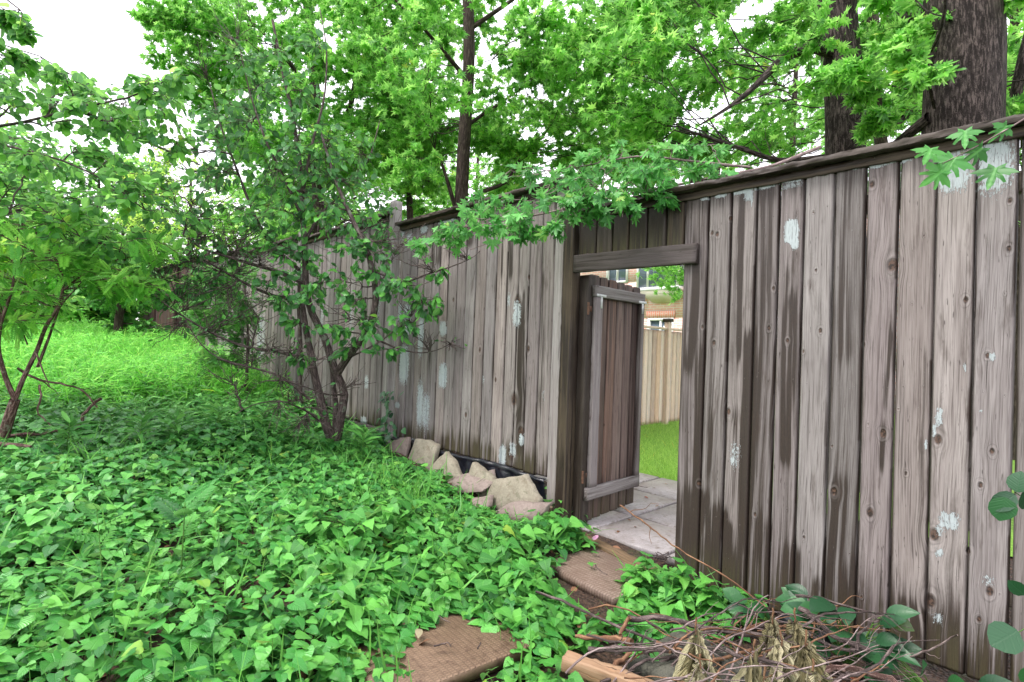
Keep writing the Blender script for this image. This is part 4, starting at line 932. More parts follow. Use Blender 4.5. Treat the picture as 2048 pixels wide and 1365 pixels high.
# ================================================================== SHRUB
o = thing('shrub', 'large many-stemmed shrub with dark leaves and bare twigs before the left fence', 'shrub', tuple(onG(672, 868)))
pl = Plant(41); q5 = 5.5
def P5(l, t=q5): return pts([(a[0], a[1], a[2] if len(a) > 2 else t) for a in l])
stems = [([(672,885),(683,850),(678,832),(694,788),(674,752),(661,719),(652,678),(622,627),(611,583),(611,528),(608,473),(604,422),(600,330),(585,230),(560,120),(545,40)], .045, .012),
 ([(668,890,5.5),(648,840,5.4),(642,800,5.4),(630,759,5.4),(622,711,5.4),(611,656,5.45),(605,610,5.5)], .05, .025),
 ([(670,880,5.6),(672,810,5.6),(666,770,5.6),(664,730,5.65),(655,700,5.7)], .035, .02),
 ([(674,748),(699,708,5.4),(732,671,5.3),(754,616,5.2),(750,560,5.2),(735,500,5.2),(700,430,5.3),(670,360,5.4),(640,260,5.5)], .04, .01),
 ([(608,568),(556,543,5.4),(500,528,5.3),(454,513,5.2),(405,500,5.1),(366,470,5)], .024, .008),
 ([(600,600),(560,596,5.5),(520,583,5.4),(450,545,5.2),(373,499,5)], .02, .006),
 ([(598,540),(570,515,5.5),(542,491,5.5),(520,455,5.5),(500,410,5.5),(470,330,5.5),(440,250,5.5),(420,170,5.6)], .022, .006),
 ([(611,480),(640,430,5.7),(690,380,5.9),(740,320,6.),(760,240,6.1)], .02, .006),
 ([(606,440),(570,360,5.4),(530,280,5.3),(500,190,5.3),(480,100,5.3)], .018, .005),
 ([(604,400),(620,300,5.4),(650,200,5.4),(655,100,5.5),(640,20,5.6)], .018, .005),
 ([(616,720,5.3),(560,704,5.2),(498,697,5.1),(450,680,5.),(410,660,4.9),(337,615,4.8),(310,590,4.8)], .02, .005),
 ([(620,800,5.2),(560,750,5.),(500,735,4.9),(440,720,4.8),(400,690,4.7),(370,640,4.7)], .014, .003),
 ([(754,680,5.3),(800,700,5.2),(842,708,5.15),(880,700,5.1),(925,675,5.05)], .011, .002),
 ([(700,715,5.3),(760,685,5.2),(802,649,5.1),(840,655,5.),(862,638,5.),(880,610,5.)], .01, .002),
 ([(752,590,5.2),(800,570,5.1),(850,550,5.),(900,535,4.95),(950,515,4.9),(975,485,4.9)], .014, .002),
 ([(740,540,5.2),(790,560,5.1),(830,575,5.05),(870,560,5.)], .01, .002),
 ([(650,850,5.4),(610,820,5.1),(560,800,4.9),(500,810,4.8),(470,830,4.7)], .012, .003),
 ([(690,790,5.4),(650,790,5.1),(600,770,4.9),(560,760,4.8)], .01, .003)]
for st_ in stems: pl.path(P5(st_[0]), st_[1], st_[2], K=len(st_[0])*2+4)
rs = pl.rg
leafy = [(620,330,5.5,.5),(560,300,5.4,.5),(500,250,5.4,.45),(470,330,5.4,.45),(660,280,5.6,.5),(700,370,5.6,.45),(640,420,5.3,.4),(560,420,5.3,.4),(480,420,5.3,.35),(520,180,5.4,.4),(600,180,5.4,.4),(450,200,5.5,.35),(430,280,5.5,.35),(740,420,5.8,.35),(600,500,5.3,.28),(640,560,5.2,.25),(620,590,5.2,.2),(590,640,5.2,.18),(680,560,5.2,.22),(710,600,5.1,.22),(740,650,5.1,.2),(700,690,5.2,.15),(760,560,5.1,.2),(800,560,5.,.2),(840,600,5.,.18),(870,600,4.95,.14),(800,640,5.,.16),(690,480,5.2,.25),(740,500,5.1,.25),(780,440,5.3,.25),(660,650,5.1,.16),(560,600,5.2,.15),(540,560,5.3,.2),(470,500,5.3,.25),(420,460,5.2,.25),(380,400,5.1,.25),(430,560,5.2,.2),(400,520,5.,.2),(560,100,5.5,.35),(640,100,5.5,.35),(480,120,5.4,.3),(720,300,5.8,.35),(770,700,5.1,.12),(340,600,4.9,.2),(600,720,5.2,.1),(880,540,4.9,.08),(560,500,5.3,.3),(520,470,5.3,.3),(650,350,5.5,.4),(590,380,5.3,.35),(460,240,5.5,.35),(540,340,5.4,.4),(410,340,5.4,.3),(600,260,5.4,.4),(680,440,5.3,.3),(380,560,5.,.2)]
for c in leafy: pl.clump(dep(*c[:3]), c[3], int(7+c[3]*22), 6, .085, flat=.8, droop=-.3, up=.55, r=.008, bare=.22, nrand=.9)
bare = [(440,500,5.2,.3),(400,470,5.1,.3),(480,540,5.2,.3),(370,620,4.8,.3),(420,660,4.8,.28),(460,620,5.,.3),(520,640,5.1,.25),(500,720,4.8,.25),(560,760,4.8,.25),(600,800,4.9,.25),(640,820,5.,.2),(560,820,4.8,.22),(620,850,5.,.2),(850,690,5.1,.18),(900,690,5.05,.12),(820,620,5.,.15),(860,540,4.95,.18),(930,515,4.9,.12),(800,490,5.1,.2),(720,760,5.2,.15),(580,700,5.,.2),(640,700,5.,.2),(700,640,5.,.2),(330,560,4.9,.25),(430,540,5.1,.35),(480,480,5.2,.35),(520,520,5.2,.3),(400,520,5.,.35),(450,580,5.1,.3),(380,580,4.9,.3),(540,600,5.2,.25),(400,430,5.1,.35),(360,650,4.8,.2),(600,850,5.,.18),(660,840,5.1,.15),(350,520,5.,.25),(540,700,5.,.25),(460,760,4.7,.2),(380,300,5.3,.4),(350,400,5.2,.3),(410,150,5.5,.3),(470,80,5.3,.3),(760,480,5.1,.25)]
for c in bare: pl.clump(dep(*c[:3]), c[3]*1.2, 20, 2, .05, flat=.7, droop=.05, up=.5, r=.01, bare=.88, tmin=.0022)
pl.build(o, B_shrub, L_shrub, T_oval, 'stems', 'foliage', sides=6, mainsides=10)

# ---- thin sapling with fine leaves left of the shrub
o = thing('sapling', 'light green feathery sapling with a thin dark stem between the meadow and the shrub', 'sapling', tuple(onG(498, 800)))
pl = Plant(43)
pl.path(pts([(492,830,7.5),(494,740,7.4),(496,660,7.4),(492,600,7.4),(486,545,7.4),(470,480,7.3)]), .028, .008)
pl.path(pts([(492,600,7.4),(470,597,7.3),(430,590,7.3)]), .012, .004); pl.path(pts([(496,740,7.3),(470,730,7.2),(440,720,7.1)]), .01, .003)
pl.path(pts([(490,770,7.3),(440,810,6.7),(400,860,6.2)]), .02, .014)
for c in scat(pl.rg, 370, 500, 540, 730, 6.8, 8.2, .3, 26): pl.clump(dep(*c[:3]), .3, 10, 4, .15, flat=.35, droop=-.05, up=1.2, r=.006, nrand=.3)
pl.build(o, B_shrub, L_weed, T_comp_small, 'stem', 'foliage')
# ---- slender dark stem close to the fence
o = thing('sapling', 'bare slender dark stem standing close to the fence just left of the shrub', 'sapling', tuple(onG(605, 800)))
pl = Plant(44); pl.path(pts([(606,850,6.9),(600,780,6.9),(602,700,6.9),(596,610,6.9),(600,540,6.9)]), .03, .02)
for c in [(590,560,6.8,.3),(610,520,6.8,.3),(570,600,6.8,.2)]: pl.clump(dep(*c[:3]), c[3], 10, 5, .08, r=.008, up=.5)
pl.build(o, B_shrub, L_shrub, T_oval, 'stem', 'foliage')

# ================================================================== LEFT TREES
# broad-leaved tree leaning in from the upper left
o = thing('broad_leaved_tree', 'tree with large rounded leaves arching in from the upper left', 'tree', (-5.2, -2.4, .34))
pl = Plant(51)
b0 = np.array([-5.2, -2.4, .3]); top = dep(-420, 250, 4.6)
pl.path([b0, b0+[0.02, .1, 1.2], (b0+top)/2+[0, 0, .6], top], .13, .06, K=16)
for l_ in [[(-420,250,4.6),(-200,290,4.5),(-60,260,4.3),(60,245,4.2),(150,215,4.2),(250,200,4.2),(300,185,4.2),(350,150,4.3)],
           [(-420,250,4.6),(-200,240,4.4),(0,290,4.0),(100,310,4.),(200,350,4.1),(290,420,4.2)],
           [(-420,250,4.6),(-200,150,4.4),(-100,120,4.2),(0,110,4.)],
           [(-300,270,4.6),(-100,400,4.5),(60,430,4.4),(150,470,4.4),(240,500,4.5)],
           [(150,215,4.2),(240,260,4.4),(330,300,4.6),(400,330,4.8)],
           [(-420,250,4.6),(-260,0,4.4),(-120,-60,4.1),(-10,-20,3.9),(40,20,3.8)]]:
    pl.path(pts(l_), .02, .005, K=18)
rl = pl.rg
cl = scat(rl, -150, 360, 140, 430, 3.8, 5.4, .26, 50, [(200,30,170,105),(60,240,45,35),(230,180,30,20)])+scat(rl, 180, 440, 170, 300, 4.2, 5.2, .22, 8)+scat(rl, 60, 330, 400, 520, 4.2, 5.4, .25, 14)+[(30,40,3.8,.1),(0,20,3.8,.12),(-40,60,3.9,.2),(50,65,3.8,.06),(20,110,4,.1),(-60,120,4,.25),(360,150,4.3,.12),(300,160,4.2,.12),(130,150,4.1,.12),(60,130,4.1,.12)]
for c in cl: pl.clump(dep(*c[:3]), c[3]*1.1, 9, 6, .068, flat=.5, droop=-.25, up=.8, r=.008, nrand=.7)
pl.build(o, B_shrub, L_dog, T_round, 'trunk', 'crown')
# small sumac-like tree at the left edge
o = thing('small_tree', 'small tree with a pale reddish forked trunk and feathery layered leaves at the left edge', 'tree', tuple(onG(5, 895)))
pl = Plant(53)
pl.path(pts([(-5,930,4.5),(5,880,4.5),(20,830,4.45),(30,800,4.45)]), .045, .036)
pl.path(pts([(30,800,4.45),(45,760,4.45),(75,700,4.5),(92,650,4.5),(115,620,4.5),(128,580,4.5),(120,530,4.5),(80,480,4.5)]), .019, .008)
pl.path(pts([(30,800,4.45),(12,760,4.4),(-5,700,4.35),(0,650,4.3),(25,580,4.25),(30,540,4.2)]), .02, .008)
pl.path(pts([(75,735,4.6),(100,670,4.7),(120,610,4.75),(150,580,4.8)]), .013, .006); pl.path(pts([(128,580,4.5),(170,545,4.6),(230,520,4.7),(290,510,4.8)]), .01, .004)
pl.path(pts([(120,530,4.5),(60,500,4.3),(0,470,4.2)]), .01, .004); pl.path(pts([(72,705,4.4),(85,740,4.35),(100,775,4.3)]), .008, .003); pl.path(pts([(55,690,4.4),(40,650,4.35),(30,620,4.3)]), .006, .003)
for c in scat(pl.rg, -120, 310, 430, 610, 4.0, 5.6, .3, 34)+[(20,640,4.3,.2),(250,590,4.8,.25)]:
    pl.clump(dep(*c[:3]), .28, 9, 6, .15, flat=.2, droop=-.05, up=1.4, r=.005, nrand=.25)
pl.build(o, B_red, L_sumac, T_compfine, 'trunk', 'crown')
# far trees beyond the meadow
rf = np.random.default_rng(70)
far = [('bright hedge bush between the two dark ones at the end of the meadow', -19, .6, 3.2, 1.5, L_far, T_oval, .17, 34),
       ('dense hedge bush at the far end of the meadow below the yellow-green tree', -19.5, 1.9, 3.3, 1.5, L_weed, T_oval, .17, 34),
       ('dark hedge bush closing the view under the feathery left tree', -18.5, -.9, 3.2, 1.6, L_sumac, T_oval, .18, 36),
       ('second dark hedge bush farther left behind the meadow', -17, -3.8, 3.2, 1.7, L_dog, T_oval, .18, 34),
       ('broad dark tree standing last behind the meadow', -29, -1., 8, 3.6, L_dog, T_oval, .26, 50),
       ('yellow-green tree glowing beyond the meadow between the left tree and the shrub', -20.5, 4.4, 7.6, 2.4, L_yell, T_small, .13, 54),
       ('mid green tree closing the far end of the meadow behind the feathery left tree', -19, -2.2, 5.5, 2.6, L_sumac, T_oval, .18, 54),
       ('taller leafy tree far behind the yellow-green one', -26, 2.5, 7.5, 3.2, L_dog, T_oval, .22, 50),
       ('light green tree at the far left behind the meadow', -15, -5., 5.5, 2.6, L_weed, T_oval, .17, 40),
       ('low bushy tree in front of the reddish fence at the end of the meadow', -14.8, 1.9, 2.9, .9, L_weed, T_oval, .13, 26),
       ('rounded bright bush at the back edge of the meadow on the left', -15.5, -.4, 2.6, 1.0, L_yell, T_oval, .14, 26)]
for k, (lab, X, Y, h, rad, m, T, sz, n) in enumerate(far):
    g = float(gz(X, Y)); o = thing('far_tree', lab, 'tree', (X, Y, g)); pl = Plant(71+k)
    pl.path([(X, Y, g-.1), (X+.1, Y, g+h*.3), (X-.1, Y+.1, g+h*.6), (X, Y, g+h*.9)], .05+.02*h, .03, K=14)
    for j in range(n):
        v = rand_unit(1, rf)[0]*rf.uniform(.35, 1)**.6; c = np.array([X, Y, g+h*(.62 if h > 3.5 else .5)])+v*np.array([rad, rad, h*(.42 if h > 3.5 else .5)])
        pl.clump(c, rad*.3, 16, 9, sz, flat=.6, droop=-.1, up=.8, r=.02)
    pl.build(o, B_maple, m, T, 'trunk', 'crown')
# more maples behind the fence toward the left
for k, (lab, X, Y, h, rad, n) in enumerate([('maple crown behind the far fence sections, above the sapling', -14, 6.5, 7.5, 2.5, 84), ('maple crown filling the gap over the reddish far fence sections', -18, 6.2, 7., 2.4, 70), ('maple crown in the distance behind the pale multi-stemmed maple', -15.5, 12.5, 9.5, 2.6, 46), ('maple crown farthest right in the yard behind the thick trunk', -.8, 10.5, 8., 2.4, 40), ('maple crown in the yard between the slim trunk and the arching limb', -5.5, 15.2, 11., 2.6, 34)]):
    o = thing('maple_tree', lab, 'tree', (X, Y, float(gz(X, Y)))); pl = Plant(81+k); g = 0
    pl.path([(X, Y, g-.1), (X+.1, Y, g+h*.3), (X-.1, Y+.1, g+h*.6), (X, Y, g+h*.9)], .15, .05, K=14)
    for j in range(n):
        v = rand_unit(1, rf)[0]*rf.uniform(.3, 1)**.6; c = np.array([X, Y, g+h*.68])+v*np.array([rad, rad, h*.33])
        pl.clump(c, rad*.28, 15, 9, .17, flat=.6, droop=-.1, up=.8, r=.02)
    pl.build(o, B_maple, L_maple, T_maple1, 'trunk', 'crown')

L_mix = leaf_mat('light_cover_leaf', (.035, .18, .025), (.09, .35, .05), (.16, .47, .075), trans=.3, rough=.35, vein=.1, bumpy=.002)
# ================================================================== GROUND COVER
rc = np.random.default_rng(90)
def inpoly(X, Y, poly):
    k = np.zeros(len(X), bool); n = len(poly)
    for i_ in range(n):
        (x1_, y1_), (x2_, y2_) = poly[i_], poly[(i_+1) % n]
        c_ = ((y1_ > Y) != (y2_ > Y)) & (X < (x2_-x1_)*(Y-y1_)/(y2_-y1_+1e-12)+x1_); k ^= c_
    return k
def gp(l): return [tuple(onG(x_, y_, .1)[:2]) for x_, y_ in l]
PO1 = gp([(1150,1075),(1215,1075),(1285,1105),(1270,1150),(1225,1215),(1180,1225),(1075,1150)])
PO2 = gp([(905,1185),(955,1215),(985,1245),(1010,1290),(985,1315),(945,1335),(950,1420),(850,1420),(830,1320),(785,1290),(845,1225)])
def hfac(X, Y):
    f = np.ones(len(X))
    for cx, cy, r_ in ((-1.95, 2.62, .55), (-1.93, 1.4, .55)):
        f = np.minimum(f, np.clip(np.hypot(X-cx, Y-cy)/r_, .4, 1))
    f = np.where((X > -5) & (X < -2.6) & (Y > 2.15), .45, f)
    return np.where((X > -1.9) & (Y > 1.5), np.minimum(f, .6), f)
def keepout(X, Y):
    k = np.ones(len(X), bool); k &= ~inpoly(X, Y, PO1) & ~inpoly(X, Y, PO2)
    k &= Y < 3.06
    k &= ~((X > -1.2) & (Y > 2.25) & (X < .4) & (rc.random(len(X)) < .8))      # brush pile
    k &= ~((X > -5) & (X < -2.8) & (Y > 2.86)); k &= ~((X > -4.4) & (X < -2.85) & (Y > 2.74) & (rc.random(len(X)) < .5)); k &= ~((X > -1.55) & (X < -.9) & (Y > 1.75) & (Y < 2.15))
    k &= ~((X > -2.55) & (X < -1.75) & (Y > 2.95))
    k &= ~((np.hypot(X, Y) < .9))
    return k
def cover(n, x0, x1, y0, y1, T, size, h0, h1, acc, dens=None, dirbias=(0, 0), up=1., tilt=.36, drp=-.2, clus=5, rad=.07, red=None):
    """low plants: each a handful of leaves round a stem foot"""
    m = n//clus; X = rc.uniform(x0, x1, m); Y = rc.uniform(y0, y1, m)
    k = keepout(X, Y)
    if dens is not None: k &= rc.random(m) < dens(X, Y)
    X = X[k]; Y = Y[k]; m = len(X); hh = hfac(X, Y)*rc.uniform(h0, h1, m)*(1+.35*np.sin(X*2.7+1)*np.sin(Y*3.1)); az0 = rc.uniform(0, 2*pi, m)
    Xs = np.repeat(X, clus); Ys = np.repeat(Y, clus); H = np.repeat(hh, clus)*rc.uniform(.45, 1.1, m*clus)
    az = np.repeat(az0, clus)+np.tile(np.arange(clus)*2*pi/clus, m)+rc.normal(0, .4, m*clus)
    rr = rad*rc.uniform(.3, 1.2, m*clus); pos = np.stack([Xs+rr*np.cos(az), Ys+rr*np.sin(az), gz(Xs, Ys)+H], 1)
    kk = keepout(pos[:, 0]+.0, pos[:, 1]); 
    d = np.stack([np.cos(az)+dirbias[0], np.sin(az)+dirbias[1], drp+rc.normal(0, .2, len(az))], 1)
    nn = UP*up+rand_unit(len(az), rc)*tilt
    sz = size*rc.uniform(.55, 1.25, len(az))
    p = pos[kk]; put_leaves(acc, T, p, d[kk], nn[kk], sz[kk], rng=rc)
    return np.stack([Xs, Ys, gz(Xs, Ys)], 1)[kk], p
dirb = (.35, .25)      # leaves lean toward the light behind the camera
a = Acc(); st = Acc()
mid = lambda X, Y: np.clip((X+8.2)/1.5, 0, 1)
patch = lambda X, Y: np.clip(.8+.5*np.sin(X*5.1+2*np.sin(Y*3.3))*np.sin(Y*4.7+X), .25, 1)
A_, B_ = cover(22000, -3.7, .6, -1.2, 3.05, T_heart, .062, .03, .165, a, dens=patch, dirbias=dirb, clus=6, rad=.06)
s_, e_ = A_, B_
A2_, B2_ = cover(32000, -9., -3.7, -1.4, 3.1, T_heart2, .07, .04, .17, a, dens=mid, dirbias=dirb, rad=.07, clus=6)
cover(3500, -4.6, 1.2, -4, -1.2, T_heart2, .11, .06, .2, a); cover(2500, -9, -4.4, -4, -1.4, T_heart2, .12, .06, .2, a)
tag(a.build('ground_cover', L_ground), 'dense wet heart-shaped leaves carpeting the ground', 'ground cover', kind='stuff')
a = Acc(); idx = rc.permutation(len(s_))[:3500]; p0 = s_[idx]; p1 = e_[idx]
Pm = np.stack([p0+(p1-p0)*f_+np.array([0, 0, .02])*sin(f_*pi) for f_ in (0, .35, .7, 1)], 1); tubes(a, Pm, np.full(Pm.shape[:2], .0014), 3)
tag(a.build('leaf_stalks', B_stem), 'thin green stalks under the carpet of leaves', 'ground cover', kind='stuff')
a = Acc(); cover(7000, -5.5, -.6, -.2, 3.0, T_round, .036, .02, .15, a, clus=3, rad=.03, tilt=.5)
cover(2200, -5.5, -.6, -.2, 3.0, T_tri, .06, .06, .18, a, clus=4, rad=.04, tilt=.7, drp=.1)
tag(a.build('mixed_cover', L_mix), 'small light green leaves sprouting among the larger heart-shaped ones', 'ground cover', kind='stuff')
a = Acc(); n = 1300; X = rc.uniform(-6, -.6, n); Y = rc.uniform(-.2, 3., n); k_ = keepout(X, Y); X = X[k_]; Y = Y[k_]; n = len(X)
put_leaves(a, T_blade, np.stack([X, Y, gz(X, Y)], 1), np.c_[rc.normal(0, .5, (n, 2)), np.ones(n)], rand_unit(n, rc), rc.uniform(.14, .26, n), rng=rc)
tag(a.build('grass_blades', L_grass), 'single grass blades poking up between the ground cover leaves', 'grass', kind='stuff')
# toothed, nettle-like plants nearer the gate and the slabs
a = Acc()
cover(2600, -3.2, -1.15, 1.1, 3.0, T_tri, .085, .08, .22, a, dirbias=(.3, .2), clus=6, rad=.05, drp=-.3, tilt=.5)
cover(1500, -4.8, -2.2, 1.9, 3.0, T_tri, .07, .05, .17, a, clus=6, rad=.05, tilt=.5)
cover(1300, -7.5, -4.6, 1.7, 3.1, T_tri, .08, .06, .22, a, clus=6, rad=.05, tilt=.5)
tag(a.build('nettle_cover', L_weed), 'toothed nettle-like weeds among the ground cover near the slabs and the fence', 'weeds', kind='stuff')
# leaf litter
a = Acc(); n = 1500; X = rc.uniform(-6, 0, n); Y = rc.uniform(.2, 3.05, n); P = np.stack([X, Y, gz(X, Y)+.012], 1)
put_leaves(a, T_oval, P, np.c_[rc.normal(0, 1, (n, 2)), rc.normal(0, .15, n)], UP+rand_unit(n, rc)*.4, rc.uniform(.03, .07, n), rng=rc)
tag(a.build('leaf_litter', L_litter), 'brown dead leaves lying on the bare soil', 'leaf litter', kind='stuff')
# meadow of narrow-leaved weeds
a = Acc()
def weeds(n, x0, x1, y0, y1, h0, h1, nl, T, size, acc, stems=True, dens=None):
    X = rc.uniform(x0, x1, n); Y = rc.uniform(y0, y1, n)
    if dens is not None: k = rc.random(n) < dens(X, Y); X = X[k]; Y = Y[k]; n = len(X)
    H = rc.uniform(h0, h1, n)*(.8+.25*np.sin(X*1.7)*np.sin(Y*2.3+1)); lean = rc.normal(0, .12, (n, 2))
    f = rc.uniform(.2, 1, (n, nl)); f[:, 0] = 1; az = rc.uniform(0, 2*pi, (n, nl))
    P = np.stack([X[:, None]+lean[:, :1]*f*H[:, None], Y[:, None]+lean[:, 1:]*f*H[:, None], gz(X, Y)[:, None]+f*H[:, None]], -1).reshape(-1, 3)
    az = az.ravel(); d = np.stack([np.cos(az), np.sin(az), rc.uniform(-.1, .9, len(az))], 1)
    put_leaves(acc, T, P, d, UP+rand_unit(len(az), rc)*.5, size*rc.uniform(.6, 1.3, len(az)), rng=rc)
weeds(11000, -26, -7.4, -5, 3.05, .25, .62, 13, T_lance, .12, a, dens=lambda X, Y: np.clip((-X-7.2)/1.2, 0, 1)*np.where(Y < -1.5, .5, 1))
tag(a.build('meadow_weeds', L_far), 'bright green meadow of fine narrow-leaved weeds filling the gap beyond the shrub', 'meadow', kind='stuff')
a = Acc(); n = 40000; X = -7.6-rc.power(1.4, n)*17; Y = rc.uniform(-4.5, 3.05, n)
put_leaves(a, T_blade, np.stack([X, Y, gz(X, Y)], 1), np.c_[rc.normal(0, .22, (n, 2)), np.ones(n)], rand_unit(n, rc), rc.uniform(.25, .52, n), rng=rc)
tag(a.build('meadow_grass', L_far), 'fine tall bright grass standing among the meadow weeds', 'grass', kind='stuff')
a = Acc(); weeds(1000, -9.6, -6.6, -1.5, 3.0, .12, .34, 8, T_lance, .13, a)
tag(a.build('low_weeds', L_weed), 'narrow-leaved weeds where the carpet of leaves meets the meadow', 'weeds', kind='stuff')
a = Acc(); weeds(1500, -24, -18.5, -9, 3.0, .7, 1.9, 12, T_oval, .2, a)
tag(a.build('undergrowth', L_far), 'tall leafy undergrowth at the far end of the meadow', 'undergrowth', kind='stuff')
# grass tufts left of the broken concrete
a = Acc(); n = 420; c_ = np.array([onG(x_, y_) for x_, y_ in [(760,965),(790,985),(735,1000),(700,940),(820,1010),(745,1030)]])[rc.integers(0, 6, n)]
X = c_[:, 0]+rc.normal(0, .09, n); Y = c_[:, 1]+rc.normal(0, .07, n); P = np.stack([X, Y, gz(X, Y)], 1)
put_leaves(a, T_blade, P, np.c_[rc.normal(0, .4, (n, 2)), np.ones(n)], rand_unit(n, rc), rc.uniform(.1, .22, n), rng=rc)
tag(a.build('grass_tufts', L_grass), 'loose tufts of thin grass growing among the leaves in front of the broken slabs', 'grass', kind='stuff')

# single standing plants
def seedling(name, label, base, h, lean, T, mat, size, nl, cat='plant', group=None, r=.004, start=.45, up=.9, stemmat=None, elev=.2):
    b = np.array(base); o = thing(name, label, cat, tuple(b), group=group); pl = Plant(int(abs(b[0]*1000+b[1]*77))); e = b+np.array([lean[0], lean[1], h])
    P = pl.path([b-[0, 0, .02], b+(e-b)*.5+[.01, 0, 0], e], r, r*.4, K=8)
    for k in range(nl):
        f_ = start+(1-start)*k/(nl-1); p = b+(e-b)*f_; az = k*2.4+.3; d = np.array([cos(az), sin(az), elev+f_*.5]); pl.leaf(p, d, UP*up+rand_unit(1, pl.rg)[0]*.3, size*(1-.35*abs(f_-.7)))
    pl.build(o, stemmat or B_stem, mat, T, 'stem', 'leaves'); return o
seedling('tree_seedling', 'taller seedling with feathery compound leaves standing in the ground cover left of centre', onG(360, 1165), .4, (-.06, .02), T_comp, L_ground, .2, 9, r=.005)
seedling('tree_seedling', 'thin leaning seedling with a dark stem left of the taller feathery one', onG(208, 1195), .36, (-.2, -.02), T_comp_small, L_weed, .13, 6, r=.003)
lw = [('narrow-leaved weed in a rosette left of the fallen reddish branch', (275,905)), ('narrow-leaved weed with pale tips nearest the left edge', (130,920)), ('narrow-leaved weed standing right of the fallen reddish branch', (345,900)), ('narrow-leaved weed alone between the seedlings and the shrub', (565,905)), ('narrow-leaved weed close to the foot of the shrub', (800*0+720,930)), ('narrow-leaved weed behind the feathery seedling', (430,880)), ('narrow-leaved weed near the feathery sapling stem', (520,880))]
for lab, (x_, y_) in lw: seedling('narrow_leaved_weed', lab, onG(x_, y_), .3, (.02, .02), T_lance, L_weed, .22, 26, group='narrow-leaved weeds standing above the ground cover', start=.35, up=.5, elev=.35)
# creeping plant on the fence by the tall post
o = thing('climbing_plant', 'small dark vine creeping up the fence beside the tall post', 'plant', tuple(onG(775, 885)))
pl = Plant(97); pl.path([onY(775, 890, FY-.1), onY(770, 850, FY-.06), onY(778, 800, FY-.05), onY(774, 785, FY-.05)], .006, .003)
for k in range(46):
    y_ = rc.uniform(782, 885); pl.leaf(onY(775+rc.normal(0, 10), y_, FY-rc.uniform(.05, .13)), np.array([rc.normal(), -.4, -.4]), np.array([rc.normal()*.3, -1, .6]), .085)
pl.build(o, B_stem, L_dark, T_oval, 'stem', 'leaves')
# broad-leaved plants at the fence foot right
for lab, (x_, y_), n_, sz, hgt in [('clump of large smooth oval leaves against the fence behind the brush pile', (1700,1325), 34, .135, .3), ('second clump of smooth oval leaves at the fence foot near the right corner', (1880,1390), 24, .135, .16), ('few broad leaves poking up between the brush pile and the dark boards', (1580,1235), 12, .12, .2)]:
    b = np.array(onG(x_, y_)); b[1] = min(b[1], 2.9); o = thing('broad_leaved_plant', lab, 'plant', tuple(b)); pl = Plant(int(x_))
    for k in range(n_):
        az = rc.uniform(0, 2*pi); e = b+np.array([cos(az)*.17, -abs(sin(az))*.14, hgt*rc.uniform(.35, 1.1)]); pl.twig(curve(b, e, 6, .08, .1, rc), .004, .002)
        pl.leaf(e, np.array([cos(az), -abs(sin(az))*.7, rc.uniform(-.1, .8)]), UP*.9+np.array([.1, -.7, 0])+rand_unit(1, rc)[0]*.3, sz*rc.uniform(.6, 1.05))
    pl.build(o, B_stem, L_dark, T_ovalfine, 'stems', 'leaves')
# nettle-like plant between the ribbed slab and the boards
for lab, (x_, y_), n_ in [('bushy nettle-like weed between the ribbed slab and the dark boards', (1290,1200), 70), ('low toothed weed at the foot of the dark boards right of the ribbed slab', (1380,1215), 40), ('toothed weed growing at the gate post foot beside the pink petal', (1120,1045), 40)]:
    b = np.array(onG(x_, y_)); o = thing('nettle_weed', lab, 'plant', tuple(b)); pl = Plant(int(x_)+3)
    for k in range(n_//6):
        e = b+np.array([rc.normal(0, .09), rc.normal(0, .06), rc.uniform(.12, .24)]); pl.twig(curve(b+[rc.normal(0, .04), rc.normal(0, .03), 0], e, 6, .05, 0, rc), .003, .0015)
        for j in range(6): az = j*2.2+k; pl.leaf(e-[0, 0, .02*j], np.array([cos(az), sin(az), .1-.05*j]), UP+rand_unit(1, rc)[0]*.5, .075+.008*j*rc.random())
    pl.build(o, B_stem, L_weed, T_tri, 'stems', 'leaves')

# ================================================================== FALLEN WOOD
def stick(name, label, P, r0, r1, mat, cat='branch', group=None, sides=7, side_twigs=0, rng=RNG, K=None):
    K = K or max(8, len(P)*3); P = resample(P, K); a = Acc(); R = r0+(r1-r0)*np.linspace(0, 1, K); R = R*(1+rng.normal(0, .06, K)); base = P.min(0)
    P = P + rng.normal(0, r0*.35, P.shape)
    tubes(a, (P-base)[None], R[None], sides)
    n0 = a.n; a.add(np.array([P[0]-base, P[-1]-base]), None, [[n0, (k+1) % sides, k] for k in range(0)] if False else None, rnd=np.zeros(2), tc=np.zeros((2, 3)))
    a.t.append(np.array([[n0, k, (k+1) % sides] for k in range(sides)]+[[n0+1, (K-1)*sides+(k+1) % sides, (K-1)*sides+k] for k in range(sides)]))
    for k in range(side_twigs):
        i = rng.integers(2, K-1); L_ = rng.uniform(.08, .3)*np.linalg.norm(P[-1]-P[0]); d = (P[-1]-P[0]); d /= np.linalg.norm(d); e = P[i]+(d*.7+rand_unit(1, rng)[0]*.6)*L_
        tubes(a, (curve(P[i], e, 6, .12, 0, rng)-base)[None], np.linspace(R[i]*.6, .001, 6)[None], 4)
    o = a.build(name, mat, smooth=True); o.location = tuple(base); return tag(o, label, cat, group)
rk = np.random.default_rng(120)
stick('fallen_branch', 'reddish fallen branch bent over the ground cover right of the left tree trunk', pts([(35,738,4.7),(75,760,4.7),(165,777,4.7),(185,800,4.7),(195,815,4.7)]), .011, .006, B_red, rng=rk, side_twigs=2)
stick('fallen_branch', 'pale broken branch sticking out of the ground cover and pointing up to the right', pts([(135,885,4.9),(150,860,4.95),(175,820,5.),(200,797,5.)]), .016, .013, B_red, rng=rk)
